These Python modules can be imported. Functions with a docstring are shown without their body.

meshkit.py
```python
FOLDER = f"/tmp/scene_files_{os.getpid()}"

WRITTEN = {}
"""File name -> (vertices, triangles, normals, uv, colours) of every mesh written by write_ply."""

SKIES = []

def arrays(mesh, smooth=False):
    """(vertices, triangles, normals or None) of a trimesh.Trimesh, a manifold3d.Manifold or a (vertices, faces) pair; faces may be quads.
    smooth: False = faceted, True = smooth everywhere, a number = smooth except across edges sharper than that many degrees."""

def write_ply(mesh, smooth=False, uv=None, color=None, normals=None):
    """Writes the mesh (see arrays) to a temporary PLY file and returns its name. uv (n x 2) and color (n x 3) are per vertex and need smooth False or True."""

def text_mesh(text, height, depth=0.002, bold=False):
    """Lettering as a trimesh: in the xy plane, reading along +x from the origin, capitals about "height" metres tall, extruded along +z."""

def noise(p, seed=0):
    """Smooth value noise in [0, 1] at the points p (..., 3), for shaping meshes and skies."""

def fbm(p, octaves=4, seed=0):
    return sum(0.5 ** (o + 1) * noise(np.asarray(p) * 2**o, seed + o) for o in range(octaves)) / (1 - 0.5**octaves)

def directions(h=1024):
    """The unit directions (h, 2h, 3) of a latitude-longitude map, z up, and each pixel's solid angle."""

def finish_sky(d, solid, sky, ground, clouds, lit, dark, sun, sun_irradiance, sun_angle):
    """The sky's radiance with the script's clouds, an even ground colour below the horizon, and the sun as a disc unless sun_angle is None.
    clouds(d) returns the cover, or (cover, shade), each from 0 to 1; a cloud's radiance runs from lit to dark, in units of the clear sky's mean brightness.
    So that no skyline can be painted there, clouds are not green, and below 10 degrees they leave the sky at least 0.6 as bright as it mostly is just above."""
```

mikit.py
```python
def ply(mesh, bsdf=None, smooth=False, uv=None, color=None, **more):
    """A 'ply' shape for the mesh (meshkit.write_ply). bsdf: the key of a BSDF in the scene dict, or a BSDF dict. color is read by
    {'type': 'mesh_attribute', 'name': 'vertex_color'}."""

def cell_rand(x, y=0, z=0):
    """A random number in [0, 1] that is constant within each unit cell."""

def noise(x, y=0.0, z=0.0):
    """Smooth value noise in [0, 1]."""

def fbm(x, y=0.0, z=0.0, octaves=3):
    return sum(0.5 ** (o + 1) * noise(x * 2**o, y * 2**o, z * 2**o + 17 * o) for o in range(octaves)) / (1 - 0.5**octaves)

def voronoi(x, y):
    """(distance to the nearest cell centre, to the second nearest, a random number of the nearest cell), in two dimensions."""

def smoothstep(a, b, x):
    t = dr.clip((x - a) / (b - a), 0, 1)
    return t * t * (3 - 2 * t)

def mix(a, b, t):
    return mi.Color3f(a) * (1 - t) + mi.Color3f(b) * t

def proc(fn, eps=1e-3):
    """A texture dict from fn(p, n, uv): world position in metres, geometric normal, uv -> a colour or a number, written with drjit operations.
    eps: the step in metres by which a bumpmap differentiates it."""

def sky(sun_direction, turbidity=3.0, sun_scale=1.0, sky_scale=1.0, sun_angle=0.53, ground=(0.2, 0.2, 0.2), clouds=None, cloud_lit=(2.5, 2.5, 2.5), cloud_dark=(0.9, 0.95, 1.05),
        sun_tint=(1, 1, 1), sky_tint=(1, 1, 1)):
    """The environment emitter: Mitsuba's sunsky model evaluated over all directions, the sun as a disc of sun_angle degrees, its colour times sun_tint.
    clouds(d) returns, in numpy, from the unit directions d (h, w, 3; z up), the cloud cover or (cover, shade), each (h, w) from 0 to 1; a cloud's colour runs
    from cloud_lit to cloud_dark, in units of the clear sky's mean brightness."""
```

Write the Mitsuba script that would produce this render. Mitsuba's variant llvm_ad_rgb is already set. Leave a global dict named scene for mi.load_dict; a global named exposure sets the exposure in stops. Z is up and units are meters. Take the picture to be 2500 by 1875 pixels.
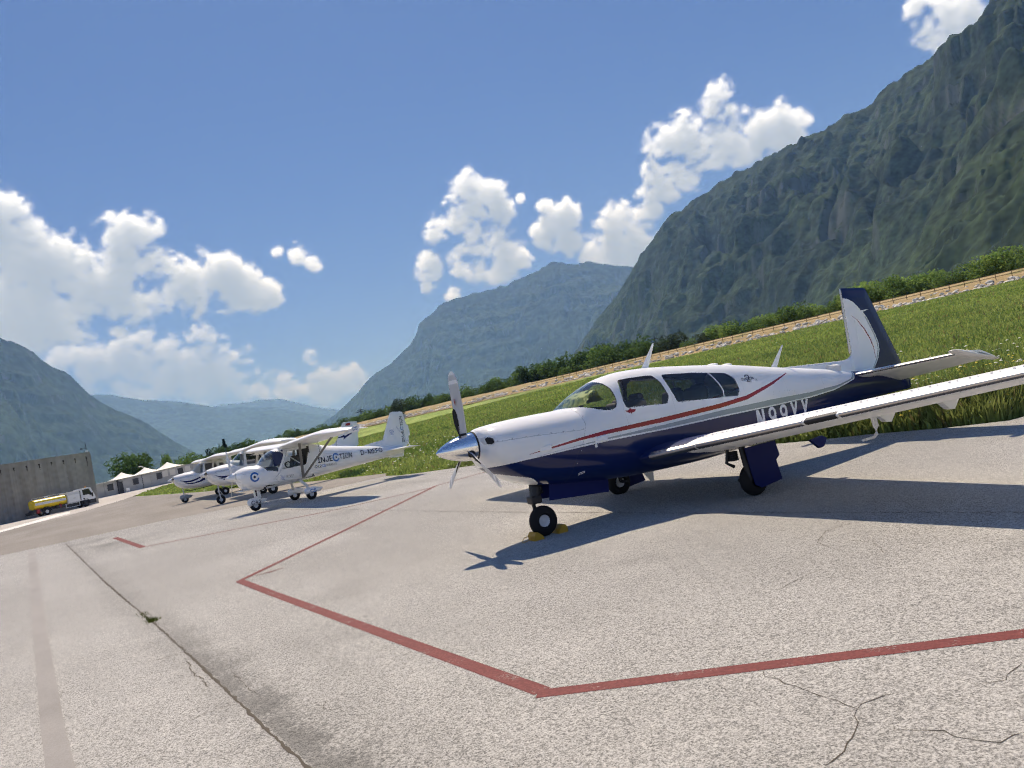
import math, numpy as np, trimesh, drjit as dr, mitsuba as mi, mikit, meshkit
import shapely, shapely.geometry as sg
from shapely.ops import unary_union
from scipy.interpolate import PchipInterpolator
from mikit import proc, noise, fbm, smoothstep, mix, voronoi, cell_rand
T = mi.ScalarTransform4f
scene, labels = {}, {}
RNG = np.random.default_rng(7)
# ---------------------------------------------------------------- camera, sky, exposure
EYE = np.array([0, 0, 1.554])
PITCH, ROLL = math.radians(2.045), math.radians(11.353)
_f = np.array([0, math.cos(PITCH), math.sin(PITCH)]); _u = np.array([0, -math.sin(PITCH), math.cos(PITCH)]); _r = np.array([1.0, 0, 0])
CUP = _u * math.cos(ROLL) + _r * math.sin(ROLL)
scene['camera'] = {'type': 'perspective', 'fov': 66.96, 'fov_axis': 'x', 'near_clip': 0.05, 'far_clip': 60000.0,
                   'to_world': T().look_at(origin=EYE.tolist(), target=(EYE + _f).tolist(), up=CUP.tolist()), 'medium': {'type': 'ref', 'id': 'air'}}
exposure = 1.56
SUN = np.array([-0.105, 0.60, 1.0]); SUN /= np.linalg.norm(SUN)
# cumulus heads: azimuth from +y towards +x, elevation, radius (degrees)
CL = [(-31.6,17.7,2.05),(-30.3,16.6,1.71),(-29.1,15.8,1.54),(-32.1,14.4,3.08),(-30.8,13.2,2.74),(-29.0,13.0,2.4),(-27.0,13.7,2.4),(-24.3,16.3,1.44),(-24.1,14.6,2.4),(-22.8,13.6,2.4),(-21.3,13.7,1.71),(-20.2,14.5,0.86),(-18.9,13.1,1.2),(-17.8,12.3,1.54),(-16.2,11.8,0.96),(-18.5,13.7,1.03),(-28.7,11.5,1.71),(-25.6,12.3,2.05),(-31.5,11.8,2.05),(-26.0,10.6,0.75),(-13.6,13.9,0.62),(-14.9,14.2,0.41),(-12.6,13.2,0.68),(-0.5,16.0,1.37),(1.2,15.8,1.03),(-1.2,14.3,1.54),(-3.0,14.3,1.03),(0.0,13.4,1.88),(1.6,14.4,1.03),(-0.7,11.5,1.88),(0.9,10.9,1.71),(-4.3,11.3,1.03),(2.3,10.8,0.86),(-4.8,10.4,0.48),(-2.9,9.4,0.58),(6.3,13.2,1.03),(5.3,12.0,1.2),(6.2,11.1,0.86),(4.1,12.6,0.51),(18.6,18.2,0.96),(18.6,16.6,1.54),(19.7,15.9,1.54),(21.6,15.9,1.37),(22.3,14.8,1.37),(20.8,15.0,1.71),(16.8,15.8,1.71),(14.4,15.8,1.54),(13.2,14.8,1.03),(15.4,14.2,1.54),(13.9,13.3,1.03),(12.1,12.8,1.2),(10.8,11.8,1.54),(12.3,12.1,1.37),(9.9,10.6,1.71),(8.4,10.0,1.37),(10.8,10.1,1.37),(17.9,14.9,1.71),(19.4,14.4,1.37),(7.4,10.0,0.75),(31.9,19.5,0.75),(32.9,17.8,1.71),(34.1,17.5,1.2),(31.9,17.9,1.03),(33.0,16.9,1.37),(5.1,14.2,0.51),(3.4,15.1,0.34),
      (-46,14,3),(-43,15,2.4),(-50,11,4),(-58,13,3.5),(46,17,3),(52,14,3.5),(60,16,3),(80,14,4),(95,17,3.5),(120,13,4),(140,16,4),(165,14,3.5),(-80,15,4),(-100,13,3.5),(-125,16,4),(-150,14,4),(-172,17,3)]
CLOW = [(-29.1,8.8,1.2),(-27.9,8.1,1.71),(-25.4,8.6,1.88),(-23.8,7.7,2.05),(-21.5,7.0,2.05),(-18.9,6.3,1.88),(-16.6,5.2,1.71),(-13.4,4.6,1.54),(-11.4,4.6,1.2),(-20.6,9.0,1.03),(-19.7,8.7,0.75),(-21.4,9.4,0.68),(-14.0,6.7,0.75),(-25.4,6.7,2.05),(-21.2,5.7,1.71)]
def clouds(d):
    az = np.degrees(np.arctan2(d[..., 0], d[..., 1])); el = np.degrees(np.arcsin(np.clip(d[..., 2], -1, 1)))
    def base(cs, az, el, k=1.22):
        b = np.full(az.shape, -9.0, np.float32)
        for a, e, r in cs:
            m = (np.abs(az - a) < 3 * r + 3) & (np.abs(el - e) < 2.6 * r + 2)
            b[m] = np.maximum(b[m], 1 - np.hypot((az[m] - a) * math.cos(math.radians(e)), el[m] - e) / (r * k))
        return b
    low = el < 34
    cov = np.zeros(az.shape); sh = np.zeros(az.shape)
    A, E, D = az[low], el[low], d[low]
    bmain, blow = base(CL, A, E, 1.30), base(CLOW, A, E, 1.25)
    act = np.nonzero(np.maximum(bmain, blow) > -1.6)[0]
    a0, e0 = A[act], E[act]
    def density(cs, k, e, lowres=False):
        r = np.stack([np.sin(np.radians(a0)) * np.cos(np.radians(e)), np.cos(np.radians(a0)) * np.cos(np.radians(e)), np.sin(np.radians(e))], -1)
        w = np.stack([meshkit.fbm(r * 30, 3, 41), meshkit.fbm(r * 30, 3, 43), meshkit.fbm(r * 30, 3, 47)], -1) - .5
        q = r + w * .030
        n = meshkit.fbm(q * 26, 5, 3); nf = meshkit.fbm(q * 105, 3, 11)
        return np.clip(base(cs, a0, e, k), -2, .45) * 1.25 + (n - .5) * 1.95 + (nf - .5) * .95
    def layer(cs, k, soft, off):
        dn = density(cs, k, e0); c = np.clip((dn - off) / soft, 0, 1); c = c * c * (3 - 2 * c)
        tau = sum(np.clip(density(cs, k, e0 + h) - off, 0, 1.0) * w_ for h, w_ in ((.3, .5), (.7, .6), (1.3, .6), (2.2, .6)))
        return c * np.clip(.45 + dn * 1.5, 0, 1), np.clip((1 - np.exp(-1.9 * tau)) * 1.05 - .08, 0, 1)
    c1a, s1a = layer(CL, 1.26, .55, .0); c2a, s2a = layer(CLOW, 1.2, .60, .05)
    c1, s1, c2, s2 = (np.zeros(A.shape) for _ in range(4)); c1[act], s1[act], c2[act], s2[act] = c1a, s1a, c2a * .72, s2a * .8 + .2
    wisp = np.clip((meshkit.fbm(D * [9, 9, 26], 4, 21) - .52) * 1.1, 0, .0) * np.clip((E - 14) / 10, 0, 1)
    t = np.maximum(c1, c2)
    cov[low] = np.maximum(t, wisp); sh[low] = np.where(c1 >= c2, s1, s2)
    return cov, np.clip(sh, 0, 1)
scene['sky'] = mikit.sky(SUN.tolist(), turbidity=3.0, sky_scale=.58, sky_tint=(.70, .92, 1.50), sun_tint=(.945, 1.0, 1.09), sun_scale=1.38, clouds=clouds, cloud_lit=(8.6, 8.7, 8.9), cloud_dark=(2.0, 2.4, 3.0))
# the air of the valley: one box of thin haze round everything (its shape is the entry 'haze' further down)
scene['air'] = {'type': 'homogeneous', 'albedo': {'type': 'rgb', 'value': [.71, .815, 1.0]}, 'sigma_t': {'type': 'rgb', 'value': [3.7e-5, 5.5e-5, 8.6e-5]}}
scene['haze'] = {'type': 'cube', 'to_world': T().translate([0, 8500, 1000]).scale([21000, 12500, 1012]), 'bsdf': {'type': 'null'}, 'interior': {'type': 'ref', 'id': 'air'}}
labels['haze'] = {'label': 'thin bluish valley haze that fades the far mountains', 'category': 'haze', 'kind': 'stuff'}
# ---------------------------------------------------------------- helpers
def M4(o, A, B, Z=(0, 0, 1)):
    m = np.eye(4); m[:3, 0], m[:3, 1], m[:3, 2], m[:3, 3] = A, B, Z, o; return m
def pose(x, y, z, yaw, s=1.0):
    c, n = math.cos(yaw), math.sin(yaw)
    return M4((x, y, z), (c * s, n * s, 0), (n * s, -c * s, 0), (0, 0, s))   # columns: aft, port, up
def vf(m):
    if hasattr(m, 'to_mesh'):
        q = m.to_mesh(); return np.array(q.vert_properties[:, :3], float), np.array(q.tri_verts)
    if isinstance(m, (tuple, list)):
        v, f = np.asarray(m[0], float), np.asarray(m[1], int)
        return v, (np.vstack([f[:, [0, 1, 2]], f[:, [0, 2, 3]]]) if f.shape[1] == 4 else f)
    return np.array(m.vertices), np.array(m.faces)
def join(*ms):
    vs, fs, k = [], [], 0
    for m in ms:
        v, f = vf(m); vs.append(v); fs.append(f + k); k += len(v)
    return np.vstack(vs), np.vstack(fs)
def xf(m, M):
    v, f = vf(m)
    return v @ M[:3, :3].T + M[:3, 3], (f[:, ::-1] if np.linalg.det(M[:3, :3]) < 0 else f)
def key(name):
    if name not in scene: return name
    i = 1
    while f'{name}_{i:03d}' in scene: i += 1
    return f'{name}_{i:03d}'
def add(name, mesh, bsdf, smooth=False, M=None, color=None, label=None, cat=None, kind=None, group=None, **more):
    k = key(name)
    if M is not None: mesh = xf(mesh, M)
    scene[k] = mikit.ply(vf(mesh), bsdf, smooth=smooth, color=color, **more)
    tag(k, label, cat, kind, group); return k
def tag(k, label=None, cat=None, kind=None, group=None):
    e = {a: b for a, b in (('label', label), ('category', cat), ('kind', kind), ('group', group)) if b}
    if e: labels[k] = e
def thing(name, label, cat, group=None):
    k = name; i = 1
    while k in labels: k = f'{name}_{i:03d}'; i += 1
    tag(k, label, cat, None, group); return k
def box(x0, x1, y0, y1, z0, z1, r=0):
    b = trimesh.creation.box([x1 - x0, y1 - y0, z1 - z0]); b.apply_translation([(x0 + x1) / 2, (y0 + y1) / 2, (z0 + z1) / 2])
    if r:
        import manifold3d as m3
        s = [m3.Manifold.sphere(r, 12).translate([x, y, z]) for x in (x0 + r, x1 - r) for y in (y0 + r, y1 - r) for z in (z0 + r, z1 - r)]
        return vf(m3.Manifold.batch_hull(s))
    return vf(b)
def tube(pts, r, n=10, cap=True):
    p = np.asarray(pts, float); r = np.broadcast_to(r, (len(p),))
    t = np.gradient(p, axis=0); t /= np.linalg.norm(t, axis=1, keepdims=True) + 1e-12
    a = np.cross(t, np.where(np.abs(t[:, 2:]) < .9, [0, 0, 1.0], [1.0, 0, 0])); a /= np.linalg.norm(a, axis=1, keepdims=True); b = np.cross(t, a)
    an = np.arange(n) * 2 * np.pi / n
    v = (p[:, None] + r[:, None, None] * (np.cos(an)[None, :, None] * a[:, None] + np.sin(an)[None, :, None] * b[:, None])).reshape(-1, 3)
    f = [[i * n + j, i * n + (j + 1) % n, (i + 1) * n + (j + 1) % n, (i + 1) * n + j] for i in range(len(p) - 1) for j in range(n)]
    f = np.array(f); f = np.vstack([f[:, [0, 1, 2]], f[:, [0, 2, 3]]])
    if cap:
        k = len(v); v = np.vstack([v, p[[0, -1]]]); m = (len(p) - 1) * n
        f = np.vstack([f, [[k, (j + 1) % n, j] for j in range(n)], [[k + 1, m + j, m + (j + 1) % n] for j in range(n)]])
    return v, f
def revolve(prof, n=32):           # profile (r, z) about z
    return vf(trimesh.creation.revolve(np.asarray(prof, float), sections=n))
def grid(P):                       # (n, m, 3) points -> mesh
    n, m = P.shape[:2]; i, j = np.meshgrid(np.arange(n - 1), np.arange(m - 1), indexing='ij'); a = (i * m + j).ravel()
    return P.reshape(-1, 3), np.vstack([np.stack([a, a + m, a + m + 1], 1), np.stack([a, a + m + 1, a + 1], 1)])
def tri2(poly, edge=None):
    out = []
    for g in getattr(poly, 'geoms', [poly]):
        if g.is_empty or g.area < 1e-9 or g.geom_type != 'Polygon': continue
        v, f = trimesh.creation.triangulate_polygon(g, engine='earcut')
        v = np.c_[v, np.zeros(len(v))]
        if edge: v, f = trimesh.remesh.subdivide_to_size(v, f, edge, max_iter=14)
        out.append((v, f))
    return join(*out)
def extrude(pts, h):               # polygon in xy, along z from 0 to h
    return vf(trimesh.creation.extrude_polygon(pts if hasattr(pts, 'exterior') else sg.Polygon(pts), h, engine='earcut'))
def P3(rgb): return {'type': 'rgb', 'value': list(rgb)}
def mat(k, rgb, rough=.5, **kw):
    c = proc(rgb) if callable(rgb) else rgb if isinstance(rgb, dict) else P3(rgb)
    scene[k] = {'type': 'twosided', 'bsdf': {'type': 'principled', 'base_color': c, 'roughness': rough, **kw}}; return k
VC = {'type': 'mesh_attribute', 'name': 'vertex_color'}
# ---------------------------------------------------------------- terrain
def terr(x, y):
    x = np.asarray(x, float); y = np.asarray(y, float)
    g = np.interp(y, [9.5, 14, 25, 50, 80, 100, 120, 200, 400], [0, .04, .16, .33, .56, .85, 1.2, 2.4, 2.6])
    s = .719 * x + .695 * y; t = -.695 * x + .719 * y
    s0 = np.minimum(17 + np.clip(t - 40, 0, 250) * .3 + np.clip(t - 85, 0, 250) * .8, 95)
    u = np.clip((s - s0) / np.maximum(130 - s0, 20), 0, 1)
    return g * (1 - u) + (5.7 + .002 * np.clip(t, -300, 600)) * u
def drape(v, dz): return np.c_[v[:, :2], terr(v[:, 0], v[:, 1]) + dz]
def sheet(name, poly, dz, bsdf, edge=1.0, **kw):
    v, f = tri2(poly if hasattr(poly, 'geoms') or hasattr(poly, 'exterior') else sg.Polygon(poly), edge)
    return add(name, (drape(v, dz), f), bsdf, smooth=True, **kw)
def ribbon(pts, w):
    return sg.LineString(pts).buffer(w / 2, cap_style=2, join_style=2)
def grass_col(p, n, uv):
    a = fbm(p.x * .55, p.y * .55, 0, 4); b = fbm(p.x * .06 + 9, p.y * .06, 0, 3); c = noise(p.x * 4.0, p.y * 4.0)
    g = mix((.17, .24, .06), (.32, .37, .11), smoothstep(.25, .75, a * .65 + c * .35))
    return mix(g, (.15, .165, .05), smoothstep(.52, .78, b) * .55)
mat('grass_ground', grass_col, .95, specular=.1)
def axis(lo, hi, n, near):
    a = np.linspace(math.asinh(lo / near), math.asinh(hi / near), n); return np.sinh(a) * near
gx, gy = np.meshgrid(axis(-19500, 19500, 340, 45), axis(-2800, 19800, 340, 45), indexing='ij')
gz = terr(gx, gy) - .06
gz += (meshkit.fbm(np.stack([gx * .35, gy * .35, gx * 0], -1), 3, 5) - .5) * .22 * np.clip((.719 * gx + .695 * gy - 19) / 6, 0, 1)
add('ground', grid(np.stack([gx, gy, gz], -1)), 'grass_ground', smooth=True, label='green grass field rising gently from the apron to the levee', cat='grass field', kind='structure')
# pavements
def joint_e(p): return (p.x + 15.9) * .838 + (p.y - 26.3) * .545
def apron_col(p, n, uv):
    e = joint_e(p)
    s1 = noise(p.x * 130, p.y * 130); s2 = noise(p.x * 270 + 7, p.y * 270); s3 = noise(p.x * 62, p.y * 62 + 3)
    big = fbm(p.x * .45, p.y * .45, 0, 3); mid = fbm(p.x * 3.1, p.y * 3.1 + 5, 0, 3)
    base = mix((.270, .263, .246), (.318, .310, .290), smoothstep(.25, .75, big))
    base = mix(base, (.325, .317, .298), dr.select(e < 0, .55, 0))
    k = .38 + 1.24 * smoothstep(.10, .90, s1 * .46 + s2 * .34 + s3 * .20) + (mid - .5) * .14
    st = smoothstep(-.01, .02, e) * (1 - smoothstep(.08, .40, e + (mid - .5) * .30 + (s3 - .5) * .22)) * smoothstep(10.5, 5.5, p.y) * (.55 + .45 * s1)
    st2 = (1 - smoothstep(.02, .34, dr.abs(e) + (mid - .5) * .25)) * .4
    rub = smoothstep(.62, .82, fbm(p.x * 1.3 + p.y * .9, p.y * .22, 3, 3)) * .10
    k *= 1 - .42 * st - .34 * st2 - rub
    for sx, sy, sr, sa in ((-12.1, 21.9, 1.1, .30), (-10.4, 20.4, .8, .2), (-14.0, 24.6, 1.3, .22), (-4.4, 17.6, .9, .15), (.9, 7.2, .7, .12), (-2.2, 8.6, .9, .12), (3.2, 5.0, .8, .12)):
        k *= 1 - sa * (1 - smoothstep(.1, 1.0, dr.sqrt(dr.square(p.x - sx) + dr.square((p.y - sy) * 1.3)) / sr + (mid - .5) * 1.3))
    return mi.Color3f(base) * k
mat('apron_mat', apron_col, .85, specular=.25)
def dark_col(p, n, uv):
    s1 = noise(p.x * 30, p.y * 30); b = fbm(p.x * .3, p.y * .3 + 2, 0, 3); st = fbm(p.x * .9 + p.y * .5, p.y * .12, 1, 3)
    return mix((.205, .187, .163), (.262, .24, .212), smoothstep(.2, .8, b * .5 + st * .5)) * (.85 + .3 * s1)
mat('taxi_mat', dark_col, .85, specular=.2)
def strip_col(p, n, uv):
    b = fbm(p.x * .5, p.y * .5 + 8, 0, 3); return mix((.40, .37, .325), (.48, .445, .395), b) * (.9 + .2 * noise(p.x * 9, p.y * 9))
mat('strip_mat', strip_col, .85, specular=.2)
mat('white_concrete', (.66, .63, .57), .8)
mat('red_paint', lambda p, n, uv: mix((.165, .047, .043), (.28, .25, .23), smoothstep(.64, .86, fbm(p.x * 9, p.y * 9, 0, 3) * .6 + noise(p.x * 120, p.y * 120) * .4) * .7) * (.78 + .4 * noise(p.x * 90, p.y * 90)), .7, specular=.2)
mat('crack_mat', (.10, .088, .072), .95, specular=.1)
mat('patch_mat', lambda p, n, uv: mix((.262, .248, .232), (.31, .297, .28), noise(p.x * 130, p.y * 130)) * (.85 + .3 * fbm(p.x * 2, p.y * 2)), .9, specular=.15)
edge = [(40, -6), (8.08, 11.69), (6.97, 11.3), (6.3, 11.9), (5.71, 12.8), (4.83, 13.73), (2, 17.6), (-1.74, 24.4), (-3.71, 26.17), (-4.49, 27), (-5.19, 28.32)]
near_edge = [(-5.19, 28.32), (-7.2, 27.3), (-9.74, 27.75), (-13.64, 28.2), (-18.5, 26.9), (-40, 22), (-75, 14)]
sheet('apron', edge + near_edge[1:] + [(-75, -40), (60, -40), (60, -12)], 0, 'apron_mat', 1.2, label='pale speckled asphalt apron under the parked aeroplanes', cat='apron', kind='structure')
taxi = near_edge[::-1] + [(-5.41, 29.86), (-7.88, 32.91), (-10.0, 35.5), (-14.15, 41.4), (-24.4, 56.6), (-33.6, 70.9), (-44.6, 87.6), (-40.9, 76.6), (-38.3, 67), (-37.4, 62.4), (-38.2, 60), (-36.6, 53.2), (-75, 24)]
sheet('taxiway', sg.Polygon(taxi).buffer(.02), .004, 'taxi_mat', 1.5, label='darker grey taxiway strip behind the pale apron', cat='taxiway', kind='structure')
strip = [(-75, 24), (-36.6, 53.2), (-38.2, 60), (-37.4, 62.4), (-38.3, 67), (-40.9, 76.6), (-44.6, 87.6), (-52.0, 111), (-47.5, 111.5), (-30, 108), (-20, 150), (-60, 150), (-64, 110), (-50, 90), (-56, 76), (-90, 30)]
sheet('pavement', sg.Polygon(strip).buffer(.02), .006, 'strip_mat', 2.0, label='pale concrete pavement in front of the hangar wall and the pavilion', cat='pavement', kind='structure')
sheet('pavement__white_band', [(-36.7, 53.4), (-40, 58.5), (-45.5, 75.0), (-44.6, 75.4), (-40.5, 68.4), (-38.6, 61.4)], .012, 'white_concrete', 2.0, label='bright white concrete band beside the tank truck')
def line(pts, w=.1): sheet('apron__painted_line', ribbon(pts, w), .0018 if max(q[1] for q in pts) < 9.5 else .004, 'red_paint', .5)
line([(-4.22, 10.75), (-3.4, 9.456)], .115); line([(-3.4, 9.456), (-.17, 4.36)], .115); line([(-4.22, 10.72), (-2.40, 19.7), (-1.1, 21.0), (3.5, 26.0)], .10); line([(-.20, 4.335), (2.22, 3.845), (6, 3.1)], .115)
line([(-13.1, 24.25), (-9.62, 18.95)], .15); line([(-9.66, 19.0), (-4.9, 18.6), (-2.45, 19.4)], .09)
sheet('apron__paint_smudge', unary_union([ribbon([(-4.05, 10.93), (-3.9, 10.99), (-3.72, 11.12)], .03), sg.Polygon([(-3.93, 10.95), (-3.84, 10.97), (-3.80, 11.06), (-3.88, 11.03)])]), .005, 'red_paint', .5, label='small red paint smudge inside the corner of the red line')
def crack(pts, w=.012, seed=1, jit=.010):
    r = np.random.default_rng(seed); p = np.asarray(pts, float); q = [p[0]]
    for a, b in zip(p[:-1], p[1:]):
        n = max(2, int(np.linalg.norm(b - a) / .06))
        for i in range(1, n + 1): q.append(a + (b - a) * i / n + (r.normal(0, jit, 2) if i < n else 0))
    q = np.array(q); d = np.gradient(q, axis=0); d /= np.linalg.norm(d, axis=1, keepdims=True); nn = np.c_[-d[:, 1], d[:, 0]]
    ww = w * .50 * r.uniform(.35, 1.2, len(q)); ww[[0, -1]] = .001
    v = np.vstack([q + nn * ww[:, None] / 2, q - nn * ww[:, None] / 2]); k = len(q); i = np.arange(k - 1)
    add('apron__crack', (drape(v, .002 if q[:, 1].max() < 11.1 else .006), np.vstack([np.stack([i, i + k, i + k + 1], 1), np.stack([i, i + k + 1, i + 1], 1)])), 'crack_mat', smooth=True)
for i, (c, w) in enumerate([([(2.72, 6.97), (2.39, 6.75), (2.21, 6.45), (2.23, 6.21)], .014), ([(2.4, 6.35), (2.53, 6.13), (2.45, 5.69)], .009), ([(1.52, 5.37), (1.72, 5.54), (1.95, 5.67)], .010), ([(.95, 4.08), (1.01, 3.82), (1.1, 3.62), (1.15, 3.53), (1.19, 3.41), (1.27, 3.46), (1.41, 3.48)], .011),
                         ([(1.19, 3.41), (1.15, 3.35), (1.14, 3.29), (1.06, 3.17), (.99, 3.08), (.88, 3.0)], .012), ([(1.25, 3.21), (1.26, 3.16), (1.39, 3.09), (1.45, 2.97), (1.51, 2.92), (1.63, 2.96)], .011), ([(2.0, 3.53), (1.84, 3.4), (1.72, 3.42)], .010), ([(-3.41, 7.11), (-3.63, 7.0), (-3.9, 7.06)], .014),
                         ([(-2.24, 5.3), (-2.44, 5.16), (-2.54, 5.03)], .014), ([(-2.42, 4.63), (-2.57, 4.58), (-2.65, 4.5)], .012), ([(-3.26, 6.8), (-3.03, 6.38), (-2.77, 5.98), (-2.64, 5.78)], .022), ([(-1.55, 4.98), (-1.54, 4.86), (-1.46, 4.76), (-1.36, 4.67)], .009), ([(-2.53, 6.02), (-2.24, 5.51), (-2.1, 5.32)], .013),
                         ([(-7.73, 22.89), (-4.13, 17.75), (-.08, 11.68), (4.2, 5.4)], .03), ([(-14.5, 23.2), (-12, 22.2), (-9, 21.6)], .05), ([(-13, 21.6), (-10, 20.6), (-7.6, 20.2)], .04)]): crack(c, w, i + 3)
jt = np.array([(-15.9, 26.3), (-10.21, 17.53), (-7.42, 13.24), (-5.67, 10.59), (-4.54, 8.89), (-3.64, 7.49), (-2.8, 6.18), (-1.89, 4.74), (-1.39, 3.96), (.6, .9)])
crack(jt[:4], .05, 90, .004); crack(jt[3:], .05, 91, .004)
for k_ in ('apron__crack_016', 'apron__crack_017'): labels[k_] = {'label': 'dark joint running diagonally between two apron slabs, ' + ('far half' if k_.endswith('6') else 'near half')}
sheet('apron__repair_strip', [(-17.45, 26.68), (-6.94, 10.44), (-3.8, 5.61), (-2.6, 3.8), (-2.35, 3.7), (-3.55, 5.49), (-6.61, 10.21), (-16.9, 26.2)], .004, 'patch_mat', .6, label='faded darker repair strip along the left of the apron')
# ---------------------------------------------------------------- levee
def st2xy(s, t): return .719 * s - .695 * t, .695 * s + .719 * t
tt = np.arange(-120, 420, 1.5); sp = np.array([126, 129, 129.8, 131, 132.4, 134.5, 137, 140, 146, 160, 200]); dz = np.array([-.3, -.05, .18, .75, .95, 1.35, 1.9, 2.05, 1.6, .8, -2])
S_, T_ = np.meshgrid(sp, tt, indexing='ij'); X_, Y_ = st2xy(S_, T_)
Z_ = 5.7 + .002 * T_ + dz[:, None] + (meshkit.fbm(np.stack([X_ * .3, Y_ * .3, X_ * 0], -1), 3, 8) - .5) * .35 * np.clip((S_ - 128) / 4, 0, 1)
mat('levee_mat', lambda p, n, uv: mix(mix((.30, .225, .115), (.40, .31, .17), fbm(p.x * .8, p.y * .8, 0, 4)), (.13, .15, .05), smoothstep(.60, .8, fbm(p.x * .35 + 3, p.y * .35, 0, 3)) * .6), .95, specular=.05)
add('levee', grid(np.stack([X_, Y_, Z_], -1)), 'levee_mat', smooth=True, label='tan dry-grass levee along the far side of the field', cat='levee', kind='structure')
mat('stone_mat', VC, .9, specular=.1)
def stones(n, seed):
    r = np.random.default_rng(seed); ico = trimesh.creation.icosphere(1); V, F = np.array(ico.vertices), np.array(ico.faces); vs, fs, cs = [], [], []
    for i in range(n):
        t = r.uniform(-60, 330); s = r.uniform(129.2, 131.2) if r.random() < .85 else r.uniform(128.4, 129.2); x, y = st2xy(s, t)
        z = 5.7 + .002 * t + np.interp(s, sp, dz); R = r.uniform(.16, .42) * (1.25 if s < 129.4 else 1)
        v = V * (1 + r.uniform(-.22, .22, (len(V), 1))) * [R * r.uniform(.9, 1.5), R * r.uniform(.9, 1.5), R * r.uniform(.6, 1)]
        a = r.uniform(0, 6.28); v = np.c_[v[:, 0] * math.cos(a) - v[:, 1] * math.sin(a), v[:, 0] * math.sin(a) + v[:, 1] * math.cos(a), v[:, 2]] + [x, y, z]
        vs.append(v); fs.append(F + i * len(V)); c = r.uniform(.34, .72); cs.append(np.tile([c, c * .95, c * .86], (len(V), 1)))
    return np.vstack(vs), np.vstack(fs), np.vstack(cs)
v, f, c = stones(1500, 4)
add('levee_stone', (v, f), 'stone_mat', color=c, label='pale rough stones piled along the foot of the levee', cat='stones', kind='stuff')
px, py = st2xy(np.array([106, 106, 107.3, 107.3]), np.array([-60, 130, 130, -60]))
mat('track_mat', (.30, .33, .20), .95)
sheet('track', list(zip(px, py)), .05, 'track_mat', 4.0, label='thin pale track crossing the grass below the levee', cat='track', kind='structure')
mat('fence_wood', (.13, .085, .05), .9)
fk = thing('fence', 'low brown two-rail wooden fence on top of the stones of the levee', 'fence')
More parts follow.
